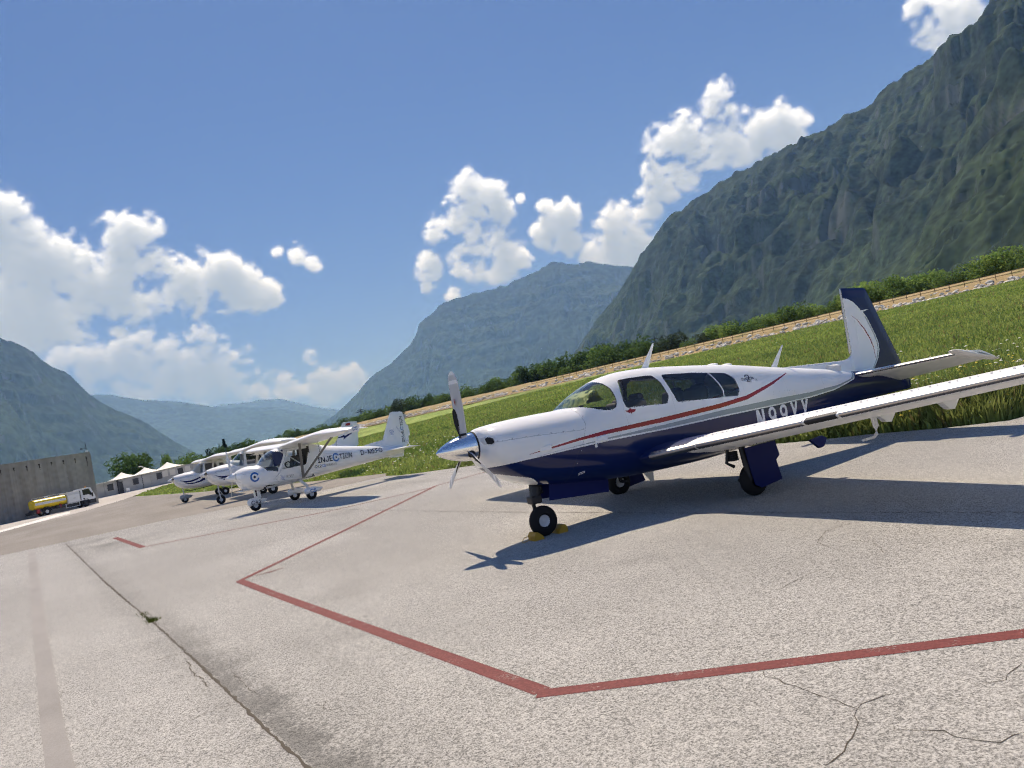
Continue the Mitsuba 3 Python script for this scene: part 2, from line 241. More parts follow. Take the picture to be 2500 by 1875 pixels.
for i, t in enumerate(np.arange(4, 122, 2.1)):
    x, y = st2xy(132.0, t); z = 5.7 + .002 * t + .9
    add(fk + '__post', xf(box(-.04, .04, -.04, .04, -.2, .95), M4((x, y, z), (.719, .695, 0), (-.695, .719, 0))), 'fence_wood')
for h in (.42, .80):
    for t in np.arange(4, 118, 21):
        a, b = st2xy(131.93, t), st2xy(131.93, t + 21)
        add(fk + '__rail', tube([(*a, 6.6 + .002 * t + h), (*b, 6.6 + .002 * (t + 21) + h)], .05, 6), 'fence_wood')
# ---------------------------------------------------------------- mountains
def mountain_fn(lo, hi, rock, k, seed, con=1.1, rk=.05):
    def fn(p, n, uv):
        a = fbm(p.x * k + seed, p.y * k, p.z * k * 1.6, 4); b = fbm(p.x * k * 9, p.y * k * 9 + seed, p.z * k * 9, 4)
        steep = 1 - n.z; st = fbm(p.x * k * 3.0, p.y * k * 3.0 + 5, p.z * k * .9 + seed, 4)
        c = mix(lo, hi, smoothstep(.30, .70, a * .45 + b * .55))
        tn = noise(p.x * .085 * k / .0045, p.y * .085 * k / .0045, p.z * .085 * k / .0045 + seed) * .55 + noise(p.x * .19 * k / .0045 + 5, p.y * .19 * k / .0045, p.z * .19 * k / .0045) * .45
        c = c * (1 - con * .5 + con * tn)
        return mix(c, rock * (.6 + .8 * tn) if 0 else rock, smoothstep(.42, .70, steep * .62 + (st - .5) * .95 + rk))
    return fn
mat('near_slope', mountain_fn((.014, .024, .018), (.047, .070, .035), (.090, .097, .093), .0045, 3.0, 1.3, -.015), .95, specular=.05)  # slope tones lightened toward blue-grey, some of the haze put into the colour
mat('far_slope', mountain_fn((.006, .014, .010), (.036, .054, .028), (.07, .07, .072), .0026, 8.0, .45, .0), .95, specular=.05)
def mountain(name, ridge, Rr, Rb, zb, naz, nr, bsdf, seed, amp, wav, bulge=.9, lab='', jag=.06, gul=0.0):
    a0, a1 = ridge[0][0], ridge[-1][0]; az = np.linspace(a0, a1, naz)
    rz = PchipInterpolator(*np.array(ridge).T)(az); Ra = np.interp(az, *np.array(Rr).T); Ba = np.interp(az, *np.array(Rb).T)
    t = np.concatenate([np.linspace(0, 1, nr), 1 + np.linspace(.03, .35, 14)])
    A = np.radians(az)[:, None]; up = np.minimum(t, 1)[None]
    R = Ba[:, None] + (Ra - Ba)[:, None] * t[None]
    X, Y = R * np.sin(A), R * np.cos(A)
    Q = np.stack([X, Y, X * 0], -1) / wav
    n1 = 1 - np.abs(meshkit.fbm(Q, 5, seed) * 2 - 1) * 2; n2 = meshkit.fbm(Q * 4.3, 4, seed + 9) - .5; n3 = meshkit.fbm(Q * 17, 3, seed + 4) - .5
    # lateral shifts of the spurs
    zr = (np.tan(np.radians(rz)) * Ra)[:, None] + EYE[2]
    prof = up ** bulge
    w = np.sin(np.pi * np.clip(up, 0, 1)) ** .7
    Z = zb + (zr - zb) * prof + amp * w * (n1 * .6 + n2 * .8 + n3 * .20) + zr * jag * n2 * up * .45 + zr * .035 * n3 * up
    if gul:
        arc = A * float(Ra.mean()) * .8; wq = meshkit.fbm(Q * 2.2 + 7, 3, seed + 31) - .5
        gy_ = np.stack([arc / 260 + wq * 1.5, R / 1500 + wq * .6, X * 0 + seed], -1); g1 = np.abs(meshkit.fbm(gy_, 4, seed + 17) * 2 - 1); g2 = np.abs(meshkit.fbm(gy_ * [3.1, 1.6, 1], 3, seed + 23) * 2 - 1)
        Z = Z - gul * w * (1 - np.clip(g1 * 2.6, 0, 1)) - gul * .45 * w * (1 - np.clip(g2 * 2.6, 0, 1))
        cl = meshkit.fbm(Q * 1.3 + 3, 2, seed + 41); per = zr.mean() * .16; ph = (Z / per + cl * 2.2) % 1.0; Z = Z + per * .34 * (np.clip((ph - .62) / .2, 0, 1) - np.clip((ph - .0) / 1.0, 0, 1) + .3) * w * np.clip((cl - .42) * 5, 0, 1)
    Z = np.where(t[None] > 1, Z - (t[None] - 1) * zr * 1.3, Z)
    add(name, grid(np.stack([X, Y, Z], -1)), bsdf, smooth=True, label=lab, cat='mountain', kind='structure')
mountain('mountain', [(1.5, .3), (2.6, 1.5), (3.53, 2.5), (4.97, 3.4), (7.11, 5.44), (8.77, 6.81), (10.48, 8.6), (12.02, 10.1), (13.48, 11.4), (15.65, 12.2), (17.77, 12.96), (20.77, 13.6), (23.65, 14.1), (25.51, 14.4), (26.46, 14.75), (27.85, 14.6), (28.61, 15.4), (30.37, 15.94), (32.91, 16.65), (34.55, 17.21), (36.32, 18.05), (42, 20), (52, 19), (66, 17)],
         [(1.5, 3900), (12, 3200), (36, 2300), (66, 2000)], [(1.5, 3300), (12, 2000), (36, 950), (66, 800)], 3, 700, 220, 'near_slope', 2, 150, 460, 1.02, 'big dark green steep mountain with grey cliffs on the right', gul=70)
mountain('mountain_spur', [(20.5, .1), (23.5, 2.4), (24.72, 3.39), (26.33, 4.24), (28.84, 5.73), (30.0, 7.4), (31.6, 8.95), (32.81, 9.87), (34.24, 10.8), (36.37, 11.82), (42, 14), (52, 13), (64, 10)],
         [(20, 1250), (36, 1200), (64, 1150)], [(20, 1000), (36, 640), (64, 560)], 3, 380, 120, 'near_slope', 12, 48, 240, .95, 'nearer green wooded spur at the right edge below the big mountain', gul=38)
mountain('mountain', [(-15.5, .6), (-14.29, 1.75), (-13.92, 1.95), (-12.83, 2.48), (-11.29, 3.55), (-10.1, 4.52), (-8.23, 5.37), (-7.04, 6.19), (-6.18, 7.06), (-5.88, 7.69), (-4.91, 8.2), (-3.74, 8.84), (-2.29, 9.08), (.54, 9.22), (3.11, 9.73), (4.61, 10.21), (6.59, 9.68), (7.28, 9.63), (9.21, 8.93), (11.5, 8.2), (14, 7)],
         [(-15.5, 8200), (14, 8600)], [(-15.5, 6900), (14, 5600)], 3, 420, 150, 'far_slope', 5, 110, 1300, 1.0, 'hazy blue mountain with a flat rocky crest in the middle', .03, 80)
mountain('mountain', [(-66, 8), (-50, 12), (-40, 13.5), (-36, 12.2), (-32.67, 10.82), (-31.52, 10.19), (-30.48, 8.9), (-29.29, 7.96), (-28.23, 6.4), (-27.26, 5.5), (-25.76, 4.45), (-24.78, 3.48), (-23.53, 2.28), (-22.38, 1.25), (-21.4, .4)],
         [(-66, 4200), (-36, 5200), (-21.4, 6800)], [(-66, 2700), (-36, 3700), (-21.4, 5600)], 3, 520, 170, 'far_slope', 7, 80, 900, 1.0, 'hazy bluish green mountain at the left edge', .02, 70)
mountain('far_ridge', [(-34, 6.6), (-27.8, 6.42), (-25.53, 5.74), (-22.83, 5.04), (-22.0, 4.77), (-20.6, 4.28), (-18.76, 3.95), (-17.06, 3.58), (-15.8, 3.13), (-14.52, 2.64), (-13.6, 2.37), (-11, 1.6), (-8, .6)],
         [(-34, 12500), (-8, 13500)], [(-34, 10000), (-8, 11000)], 3, 220, 60, 'far_slope', 15, 60, 2600, 1.0, 'pale blue hazy ridge closing the valley, nearer of the two', .015)
mountain('far_ridge', [(-30, 3.0), (-24, 4.0), (-21.7, 4.34), (-20.77, 4.43), (-18.63, 4.33), (-17.07, 4.24), (-15.56, 3.69), (-14.05, 3.06), (-12.8, 2.65), (-9, 1.5), (-5, .6)],
         [(-30, 17800), (-5, 18200)], [(-30, 16000), (-5, 16500)], 3, 160, 40, 'far_slope', 19, 50, 3500, 1.0, 'faintest pale blue ridge farthest down the valley', .015)
from shapely import affinity
# ---------------------------------------------------------------- aircraft kit
class Hull:
    """A fuselage from stations (x, z_top, z_bottom, half width, z of the widest line, exponent above, exponent below)."""
    def __init__(s, tab):
        t = np.array(tab, float); s.x0, s.x1 = t[0, 0], t[-1, 0]; s.f = [PchipInterpolator(t[:, 0], t[:, i]) for i in range(1, 7)]
    def at(s, x): return [g(np.clip(x, s.x0, s.x1)) for g in s.f]
    def ring(s, x, ph):
        zt, zb, w, zm, nu, nl = s.at(x); c, n = np.cos(ph), np.sin(ph); e = np.where(n >= 0, nu, nl)
        y = w * np.sign(c) * np.abs(c) ** (2 / e); z = zm + np.where(n >= 0, zt - zm, zm - zb) * np.sign(n) * np.abs(n) ** (2 / e)
        return y, z
    def y(s, x, z):
        zt, zb, w, zm, nu, nl = s.at(x); q = np.where(z >= zm, (z - zm) / np.maximum(zt - zm, 1e-6), (zm - z) / np.maximum(zm - zb, 1e-6)); e = np.where(z >= zm, nu, nl)
        return w * np.maximum(1 - np.clip(np.abs(q), 0, 1) ** e, 0) ** (1 / e)
    def mesh(s, xs, nphi):
        ph = np.linspace(0, 2 * np.pi, nphi, endpoint=False); X, PH = np.meshgrid(xs, ph, indexing='ij')
        Y, Z = s.ring(X, PH); n, m = X.shape; i, j = np.meshgrid(np.arange(n - 1), np.arange(m), indexing='ij'); a, b = (i * m + j).ravel(), (i * m + (j + 1) % m).ravel()
        f = np.vstack([np.stack([a, b, b + m], 1), np.stack([a, b + m, a + m], 1)])
        return np.stack([X, Y, Z], -1).reshape(-1, 3), f
    def cut(s, v, f, holes, cell):
        """Moves the vertices near the outlines of the holes onto them; returns the index of the hole that each face lies in (-1 = skin)."""
        v = v.copy(); which = np.full(len(f), -1)
        for h, (poly, side) in enumerate(holes):
            b = poly.bounds; sel = np.nonzero((v[:, 0] > b[0] - .05) & (v[:, 0] < b[2] + .05) & (v[:, 2] > b[1] - .05) & ((v[:, 1] * side >= 0) if side else True))[0]
            p = shapely.points(v[sel][:, [0, 2]]); d = shapely.distance(p, poly.exterior); near = d < cell
            if near.any():
                L = poly.exterior; q = shapely.get_coordinates(shapely.line_interpolate_point(L, shapely.line_locate_point(L, p[near])))
                ii = sel[near]; sg_ = np.sign(v[ii, 1]); zt = s.at(q[:, 0])[0]
                ok = q[:, 1] < zt - .012
                nx, nz = np.where(ok, q[:, 0], v[ii, 0]), np.where(ok, q[:, 1], v[ii, 2])
                v[ii] = np.stack([nx, np.where(ok, sg_ * s.y(nx, nz), v[ii, 1]), nz], 1)
            c = v[f].mean(1); ins = shapely.contains_xy(poly, c[:, 0], c[:, 2]) & ((c[:, 1] * side > 0) if side else True); which[ins] = h
        return v, which
    def decal(s, m, side=1, off=.003):
        """A flat mesh in (x, z, height) laid on the skin of one side."""
        v, f = vf(m); v, f = trimesh.remesh.subdivide_to_size(v, f, .03, max_iter=12); y = s.y(v[:, 0], v[:, 1]) + off + v[:, 2]
        return np.stack([v[:, 0], side * y, v[:, 1]], 1), f
def only(v, f, sel):
    f = f[sel]; u, i = np.unique(f, return_inverse=True); return v[u], i.reshape(-1, 3)
def rpoly(pts, r): return sg.Polygon(pts).buffer(-r).buffer(r, 16)
def text_at(s, x, z, h, dx=(1, 0), bold=True, width=None):
    """Lettering in (x, z): starts at x, z, runs along dx, h tall, squeezed to a width if given."""
    v, f = vf(meshkit.text_mesh(s, h, .0012, bold)); v = v - [v[:, 0].min(), 0, 0]
    if width: v[:, 0] *= width / v[:, 0].max()
    d = np.array(dx, float); d /= np.linalg.norm(d); n = np.array([-d[1], d[0]])
    return np.c_[x + v[:, 0] * d[0] + v[:, 1] * n[0], z + v[:, 0] * d[1] + v[:, 1] * n[1], v[:, 2]], f
def foil(n=26, camber=.02):
    b = (1 - np.cos(np.linspace(0, np.pi, n))) / 2; th = lambda t: 5 * t * (.2969 * np.sqrt(b) - .126 * b - .3516 * b ** 2 + .2843 * b ** 3 - .1036 * b ** 4)
    return b, th(1.0) * (1 - .32 * np.exp(-b / .06)), camber * 4 * b * (1 - b)
def wing_mesh(st, part=None, n=26, flip=1, camber=.02, grow=0.0, inc=.09, droop=0.0):
    """Loft of (y, x_le, chord, z, thickness). part=(a, b): chord range kept, as the nose strip of the wing."""
    b, th, cm = foil(n, camber); up = np.arange(n - 1, -1, -1); lo = np.arange(1, n)
    idx = np.concatenate([up, lo]); sgn = np.concatenate([np.ones(n), -np.ones(n - 1)])
    if part: k = (b[idx] <= part[1] + 1e-9); idx, sgn = idx[k], sgn[k]
    P = np.array([[[x + c * (b[idx]) - grow * (b[idx] < .01), np.full(len(idx), flip * y), z + c * (cm[idx] + sgn * th[idx] * t - inc * b[idx] - droop * np.maximum(b[idx] - .55, 0)) + sgn * grow] for y, x, c, z, t in st]])[0].transpose(0, 2, 1)
    v, f = grid(P)
    if not part:                       # close the tip and the trailing edge
        m = len(idx); L = (len(st) - 1) * m
        cap = [[L + i, L + m - 1 - i, L + i + 1] for i in range(m // 2)] + [[L + i + 1, L + m - 1 - i, L + m - 2 - i] for i in range(m // 2 - 1)]
        f = np.vstack([f, cap])
    return v, (f if flip > 0 else f[:, ::-1])
def densify(st, k=6):
    a = np.array(st, float); o = np.linspace(0, len(a) - 1, (len(a) - 1) * k + 1); return np.stack([np.interp(o, np.arange(len(a)), a[:, i]) for i in range(a.shape[1])], 1)
def wheel(r, w, hub):              # tyre and hub, axle along y
    rm = hub; q = np.linspace(-1, 1, 15)
    prof = [(rm, -w * .30)] + [(rm + (r - rm) * (1 - abs(a) ** 2.6) ** .5 if abs(a) < 1 else rm + .02, a * w / 2) for a in q] + [(rm, w * .30), (rm - .01, w * .2), (rm - .01, -w * .2), (rm, -w * .30)]
    t = revolve(prof, 40); R = np.eye(4); R[:3, :3] = [[1, 0, 0], [0, 0, 1], [0, -1, 0]]
    hubm = revolve([(0, w * .30), (rm * .22, w * .30), (rm * .25, w * .24), (rm * .55, w * .22), (rm * .62, w * .27), (rm * .95, w * .31), (rm, w * .25), (rm, -w * .25), (rm * .95, -w * .31), (rm * .62, -w * .27), (rm * .55, -w * .22), (rm * .25, -w * .24), (rm * .22, -w * .30), (0, -w * .30)], 32)
    return xf(t, R), xf(hubm, R)
def blade(R, r0, chord, tw0, tw1, n=18, sweep=0):
    """Propeller blade along +z, disc plane y-z, x forward is -x; returns a mesh and the r of every vertex."""
    rr = np.linspace(r0, R, n); u = (rr - r0) / (R - r0); a = np.linspace(0, 2 * np.pi, 14, endpoint=False); V = []
    for r, k in zip(rr, u):
        c = chord * (.38 + 1.0 * math.sin(math.pi * min(k * .62 + .06, 1)) * .62) * (1 if k < .88 else math.sqrt(max(1 - ((k - .88) / .125) ** 2, .02))); t = c * (.30 * (1 - k) ** 2 + .09)
        tw = -math.radians(tw0 + (tw1 - tw0) * k ** .7); y, x = c / 2 * np.cos(a), t / 2 * np.sin(a) * (1 + .3 * np.cos(a))
        V.append(np.stack([x * math.cos(tw) - y * math.sin(tw), x * math.sin(tw) + y * math.cos(tw), np.full(14, r)], 1))
    v = np.vstack(V); f = [[i * 14 + j, i * 14 + (j + 1) % 14, (i + 1) * 14 + (j + 1) % 14, (i + 1) * 14 + j] for i in range(n - 1) for j in range(14)]
    f = np.array(f); f = np.vstack([f[:, [0, 1, 2]], f[:, [0, 2, 3]], [[(n - 1) * 14, (n - 1) * 14 + j, (n - 1) * 14 + j + 1] for j in range(1, 13)]])
    return v, f
def rotx(v, a): c, s = math.cos(a), math.sin(a); v, f = vf(v); return np.stack([v[:, 0], v[:, 1] * c + v[:, 2] * s, -v[:, 1] * s + v[:, 2] * c], 1), f
def shift(m, d): v, f = vf(m); return v + np.asarray(d, float), f
mat('white_paint', (.80, .80, .79), .28, specular=.5, clearcoat=.6, clearcoat_gloss=.93)
mat('light_trim', (.70, .69, .66), .4, specular=.5)
mat('grey_paint', (.30, .32, .34), .35, specular=.5)
mat('navy_paint', (.006, .012, .095), .45, specular=.12)
mat('blue_print', (.02, .12, .42), .4); mat('dark_print', (.012, .014, .035), .4); mat('red_print', (.28, .012, .018), .4); mat('pale_print', (.78, .78, .80), .35)
mat('rubber', (.016, .016, .017), .75, specular=.2); mat('gear_black', (.015, .016, .02), .45, specular=.4)
mat('hub_grey', (.60, .60, .60), .4); mat('dark_cavity', (.01, .01, .012), .8)
scene['chrome'] = {'type': 'twosided', 'bsdf': {'type': 'roughconductor', 'alpha': .06, 'material': 'Al'}}
scene['satin_metal'] = {'type': 'twosided', 'bsdf': {'type': 'roughconductor', 'alpha': .25, 'specular_reflectance': P3((.62, .57, .54))}}
scene['canopy_glass'] = {'type': 'thindielectric', 'int_ior': 1.35, 'specular_transmittance': P3((.80, .83, .83))}
scene['tinted_glass'] = {'type': 'thindielectric', 'int_ior': 1.4, 'specular_transmittance': P3((.34, .35, .37))}
mat('cabin_beige', (.15, .13, .105), .8); mat('cabin_dark', (.035, .033, .032), .7); mat('seat_leather', (.07, .056, .045), .6); mat('blade_grey', (.30, .30, .30), .5, specular=.4)
# ---------------------------------------------------------------- low-wing aeroplane
MP = pose(-1.034, 9.075, 0, .456)
_A, _B, _O = MP[:3, 0], MP[:3, 1], MP[:3, 3]
def plx(p): return (p.x - _O[0]) * float(_A[0]) + (p.y - _O[1]) * float(_A[1])
def ply_(p): return (p.x - _O[0]) * float(_B[0]) + (p.y - _O[1]) * float(_B[1])
def curve(x, xs, ys):
    o = mi.Float(ys[0])
    for (a, b), (c, d) in zip(zip(xs[:-1], ys[:-1]), zip(xs[1:], ys[1:])): o = dr.select(x >= a, b + (d - b) * (x - a) / (c - a), o)
    return dr.select(x > xs[-1], ys[-1], o)
def band(v, a, b, e=.0015): return smoothstep(a - e, a + e, v) * (1 - smoothstep(b - e, b + e, v))
WHITE, GREY_, NAVY, RED = (.80, .80, .79), (.30, .34, .36), (.004, .013, .078), (.30, .012, .020)
def low_paint(p, n, uv):
    x, z, y = plx(p), p.z, dr.abs(ply_(p))
    navy = curve(x, [.3, .88, 1.44, 2.03, 2.9, 3.85, 4.9, 5.7, 6.26, 6.63, 6.82, 7.0], [.955, .975, .98, .98, .955, .945, .92, .91, .93, .985, 1.02, 1.2])
    gt = curve(x, [.9, 1.3, 2.04, 2.88, 3.85, 4.9, 5.7, 6.42, 6.75, 7.0], [.98, 1.0, 1.02, 1.02, 1.03, 1.015, .985, .995, 1.04, 1.2])
    gb = navy + curve(x, [.9, 1.4, 3.9, 6.8], [.003, .02, .018, .014])
    rb = curve(x, [.95, 1.2, 1.62, 2.0, 2.9, 3.85, 4.38, 4.91, 5.37], [1.03, 1.04, 1.06, 1.065, 1.055, 1.065, 1.095, 1.205, 1.325])
    rt = curve(x, [.95, 1.2, 1.62, 2.0, 2.9, 3.85, 4.38, 4.91, 5.37], [1.034, 1.055, 1.093, 1.112, 1.113, 1.123, 1.15, 1.243, 1.334])
    c = mi.Color3f(*WHITE)
    c = mix(c, GREY_, band(z, gb, gt) * smoothstep(.9, 1.2, x)); c = mix(c, RED, band(z, rb, rt) * dr.select((x > .95) & (x < 5.38), 1, 0))
    c = mix(c, NAVY, 1 - smoothstep(navy - .0015, navy + .0015, z))
    chin = smoothstep(-.003, .003, z - curve(x, [.5, .75, 1.0, 1.25], [.93, .83, .74, .55])); c = mix(WHITE, c, dr.maximum(chin, dr.select(x > 1.25, 1, 0)))
    # hatch and cowl seams
    seam = band(z, curve(x, [.5, 1.03, 1.72], [1.258, 1.232, 1.178]) - .0022, curve(x, [.5, 1.03, 1.72], [1.258, 1.232, 1.178]) + .0022, .0008) * dr.select((x > .55) & (x < 1.72), 1, 0)
    jx = curve(z, [.6, .79, .94, 1.02, 1.24, 1.37, 1.5], [1.44, 1.50, 1.58, 1.66, 1.765, 1.755, 1.75]); seam = dr.maximum(seam, band(x, jx - .0025, jx + .0025, .001))
    dx = curve(z, [.9, 1.33, 1.7], [2.37, 2.34, 2.36]); seam = dr.maximum(seam, band(x, dx - .0014, dx + .0014, .0008) * dr.select((z > .95) & (z < 1.36), .5, 0))
    for sx in (3.10, 4.36, 5.22, 6.05): seam = dr.maximum(seam, band(x, sx - .0016, sx + .0016, .0010) * .35)
    c = c * (1 - .10 * smoothstep(.5, .8, fbm(x * .9, z * 9, y * 2, 3)) * dr.select(z < 1.0, 1, .35))
    return mix(c, (.05, .05, .06), seam * .6)
scene['low_paint'] = {'type': 'twosided', 'bsdf': {'type': 'principled', 'base_color': proc(low_paint), 'roughness': .12, 'specular': .45}}
def fin_paint(p, n, uv):
    x, z = plx(p), p.z
    arc = curve(x, [7.10, 7.218, 7.323, 7.403, 7.45, 7.493], [2.305, 2.268, 2.195, 2.11, 2.052, 2.016])
    low = curve(z, [1.08, 1.145, 1.265, 1.378, 1.497, 1.622, 1.75, 1.91, 2.016, 2.1], [7.428, 7.513, 7.616, 7.674, 7.689, 7.663, 7.616, 7.557, 7.493, 7.49])
    nv = dr.maximum(smoothstep(-.002, .002, z - arc), smoothstep(-.002, .002, x - low)); c = mix(WHITE, NAVY, nv)
    c = mix(c, GREY_, band(low - x, .014, .04) * dr.select((z > 1.12) & (z < 1.95), .9, 0))
    rx = curve(z, [1.26, 1.425, 1.582, 1.743, 1.91, 2.0], [7.553, 7.557, 7.519, 7.44, 7.32, 7.209]); rw = curve(z, [1.26, 1.5, 1.75, 2.0], [.002, .010, .012, .003])
    c = mix(c, RED, band(dr.abs(x - rx), -.1, rw) * dr.select((z > 1.26) & (z < 2.0), 1, 0))
    c = mix(c, WHITE, smoothstep(-.002, .002, curve(x, [7.13, 7.5, 7.62], [2.045, 2.052, 2.05]) - z) * smoothstep(-.002, .002, z - curve(x, [7.13, 7.45, 7.62], [2.02, 2.015, 2.048])) * dr.select(x < 7.62, 1, 0))
    hx = curve(z, [1.1, 1.544, 2.037, 2.273], [7.875, 7.682, 7.51, 7.432]); return mix(c, (.03, .035, .06), band(x, hx - .003, hx + .003, .001) * .6)
scene['fin_paint'] = {'type': 'twosided', 'bsdf': {'type': 'principled', 'base_color': proc(fin_paint), 'roughness': .2, 'specular': .3}}
LOW = thing('low_wing_airplane', 'white and navy low-wing propeller plane with a red stripe, largest in the foreground', 'airplane')
def L(part, mesh, bsdf, smooth=30, **kw): return add(LOW + '__' + part, mesh, bsdf, smooth, MP, **kw)
hull = Hull([(.49, 1.415, 1.06, .165, 1.245, 2, 2), (.505, 1.425, 1.04, .20, 1.24, 2, 2), (.53, 1.437, .985, .30, 1.22, 2.1, 2.1), (.60, 1.45, .91, .405, 1.19, 2.3, 2.3), (.72, 1.46, .825, .455, 1.15, 2.5, 2.4), (.90, 1.47, .72, .49, 1.11, 2.6, 2.6), (1.10, 1.473, .64, .515, 1.07, 2.7, 2.8), (1.35, 1.472, .585, .53, 1.04, 2.75, 3),
             (1.60, 1.468, .55, .54, 1.02, 2.8, 3.2), (1.74, 1.47, .53, .545, 1.01, 2.75, 3.3), (1.84, 1.54, .52, .548, 1.0, 2.45, 3.4), (1.95, 1.61, .50, .55, 1.0, 2.3, 3.5), (2.13, 1.69, .48, .55, 1.0, 2.35, 3.6), (2.34, 1.755, .46, .55, 1.0, 2.5, 3.6), (2.52, 1.785, .45, .55, 1.0, 2.6, 3.6), (2.70, 1.80, .44, .55, 1.0, 2.7, 3.6), (2.94, 1.795, .43, .55, 1.0, 2.7, 3.6),
             (3.26, 1.77, .42, .548, 1.0, 2.7, 3.6), (3.71, 1.72, .41, .53, 1.0, 2.65, 3.4), (4.46, 1.62, .43, .475, .99, 2.5, 3.2), (5.34, 1.455, .50, .375, .98, 2.3, 2.8), (6.0, 1.335, .565, .29, .97, 2.2, 2.5), (6.6, 1.22, .62, .215, .96, 2.1, 2.3), (7.05, 1.13, .655, .16, .93, 2, 2.2)])
xs = np.unique(np.round(np.concatenate([np.linspace(.49, .62, 14), np.linspace(.62, 1.66, 40), np.linspace(1.66, 4.34, 270), np.linspace(4.34, 7.05, 60)]), 5))
V, Fc = hull.mesh(xs, 210)
w_shield = sg.Polygon([(1.62, 1.75), (1.728, 1.472), (1.84, 1.447), (1.96, 1.405), (2.06, 1.362), (2.13, 1.345), (2.20, 1.343), (2.25, 1.362), (2.282, 1.41), (2.30, 1.49), (2.30, 1.60), (2.275, 1.68), (2.25, 1.725), (2.30, 1.77), (2.40, 1.85), (2.3, 1.95)])
w_door = rpoly([(2.44, 1.655), (2.40, 1.55), (2.375, 1.43), (2.385, 1.325), (2.70, 1.302), (3.0, 1.272), (3.06, 1.36), (3.02, 1.56), (2.955, 1.668), (2.86, 1.678), (2.60, 1.69), (2.46, 1.69)], .055)
w_all = rpoly([(3.085, 1.655), (3.115, 1.46), (3.165, 1.262), (3.94, 1.196), (4.22, 1.172), (4.28, 1.25), (4.27, 1.42), (4.17, 1.505), (3.885, 1.553), (3.6, 1.60)], .045)
w_rear, w_aft = sorted(w_all.difference(sg.LineString([(3.85, 1.62), (3.90, 1.50), (3.955, 1.38), (3.98, 1.28), (3.95, 1.15)]).buffer(.009)).geoms, key=lambda g: g.centroid.x)
holes = [(w_shield, 0), (w_door, 1), (w_rear, 1), (w_aft, 1), (w_door, -1), (w_rear, -1), (w_aft, -1)]
V, wh = hull.cut(V, Fc, holes, .0085)
L('fuselage', only(V, Fc, wh == -1), 'low_paint', True)
L('windshield', only(V, Fc, wh == 0), 'canopy_glass', True, label='clear curved windshield')
for h in range(1, 7): L('cabin_window', only(V, Fc, wh == h), 'tinted_glass' if h in (2, 3, 5, 6) else 'canopy_glass', True)
# lining of the cabin, floor, panel, seats
vl, fl = hull.mesh(np.linspace(2.20, 4.4, 150), 130); cx = np.array([0, 0, .0]); zc = 1.05
vl2 = np.c_[vl[:, 0], vl[:, 1] * .945, zc + (vl[:, 2] - zc) * .955]; big = [(g.buffer(.012), d) for g, d in holes]
_, wl = hull.cut(vl2, fl, big, 0.0)
L('cabin_lining', only(vl2, fl, (wl == -1) & (vl2[fl].mean(1)[:, 2] > .7)), 'cabin_beige', True)
L('cabin_floor', box(1.76, 4.4, -.47, .47, .70, .74), 'cabin_dark', False)
pan = np.array([(1.78, 1.28), (1.80, 1.415), (1.95, 1.425), (2.14, 1.395), (2.20, 1.36), (2.17, 1.10), (1.9, 1.0)])
v, f = extrude(pan, .8); v[:, 2] = (v[:, 2] - .4) * np.interp(v[:, 0], [1.78, 1.95, 2.2], [.60, .88, 1.12]); L('instrument_panel', (np.stack([v[:, 0], v[:, 2], v[:, 1]], 1), f), 'cabin_dark', 30)
v, f = extrude([(1.70, 1.20), (1.70, 1.43), (1.82, 1.43), (1.82, 1.20)], .9)
def seat(x, y, hi):
    k = L('seat', join(shift(box(-.24, .24, -.22, .22, -.06, .06, .05), (x, y, 1.0 - .06)), xf(box(-.06, .06, -.22, .22, 0, .46, .05), M4((x + .22, y, .95), (.98, 0, -.2), (0, 1, 0), (.2, 0, .98)))), 'seat_leather', 40)
    add(k + '__headrest', xf(box(-.05, .05, -.13, .13, 0, .17, .045), M4((x + .32, y, hi), (.98, 0, -.2), (0, 1, 0), (.2, 0, .98))), 'seat_leather', 40, MP)
seat(2.40, .25, 1.31); seat(2.45, -.25, 1.27); seat(3.42, .25, 1.27); seat(3.42, -.25, 1.27)
# crumpled sun shade behind the windscreen
r = np.random.default_rng(5); gu, gv = np.meshgrid(np.linspace(0, 1, 46), np.linspace(-1, 1, 46), indexing='ij')
q = np.stack([gu * 5, gv * 4, gu * 0], -1); hgt = .06 + .16 * np.sin(np.pi * gu) * (1 - .5 * gv ** 2) + (1 - np.abs(meshkit.fbm(q, 3, 3) * 2 - 1) * 2) * .10 * np.sin(np.pi * np.clip(gu, .05, .95))
scene['shade_cloth'] = {'type': 'twosided', 'bsdf': {'type': 'principled', 'base_color': P3((.34, .38, .06)), 'roughness': .6, 'sheen': .3}}
add('sunshade', grid(np.stack([1.97 + gu * .29, gv * .30 - .04, 1.405 + np.minimum(hgt, (1.56 + gu * .16 - 1.41) * .9)], -1)), 'shade_cloth', True, MP, label='crumpled yellow-green sunshade lying behind the windshield of the navy and white plane', cat='sunshade')
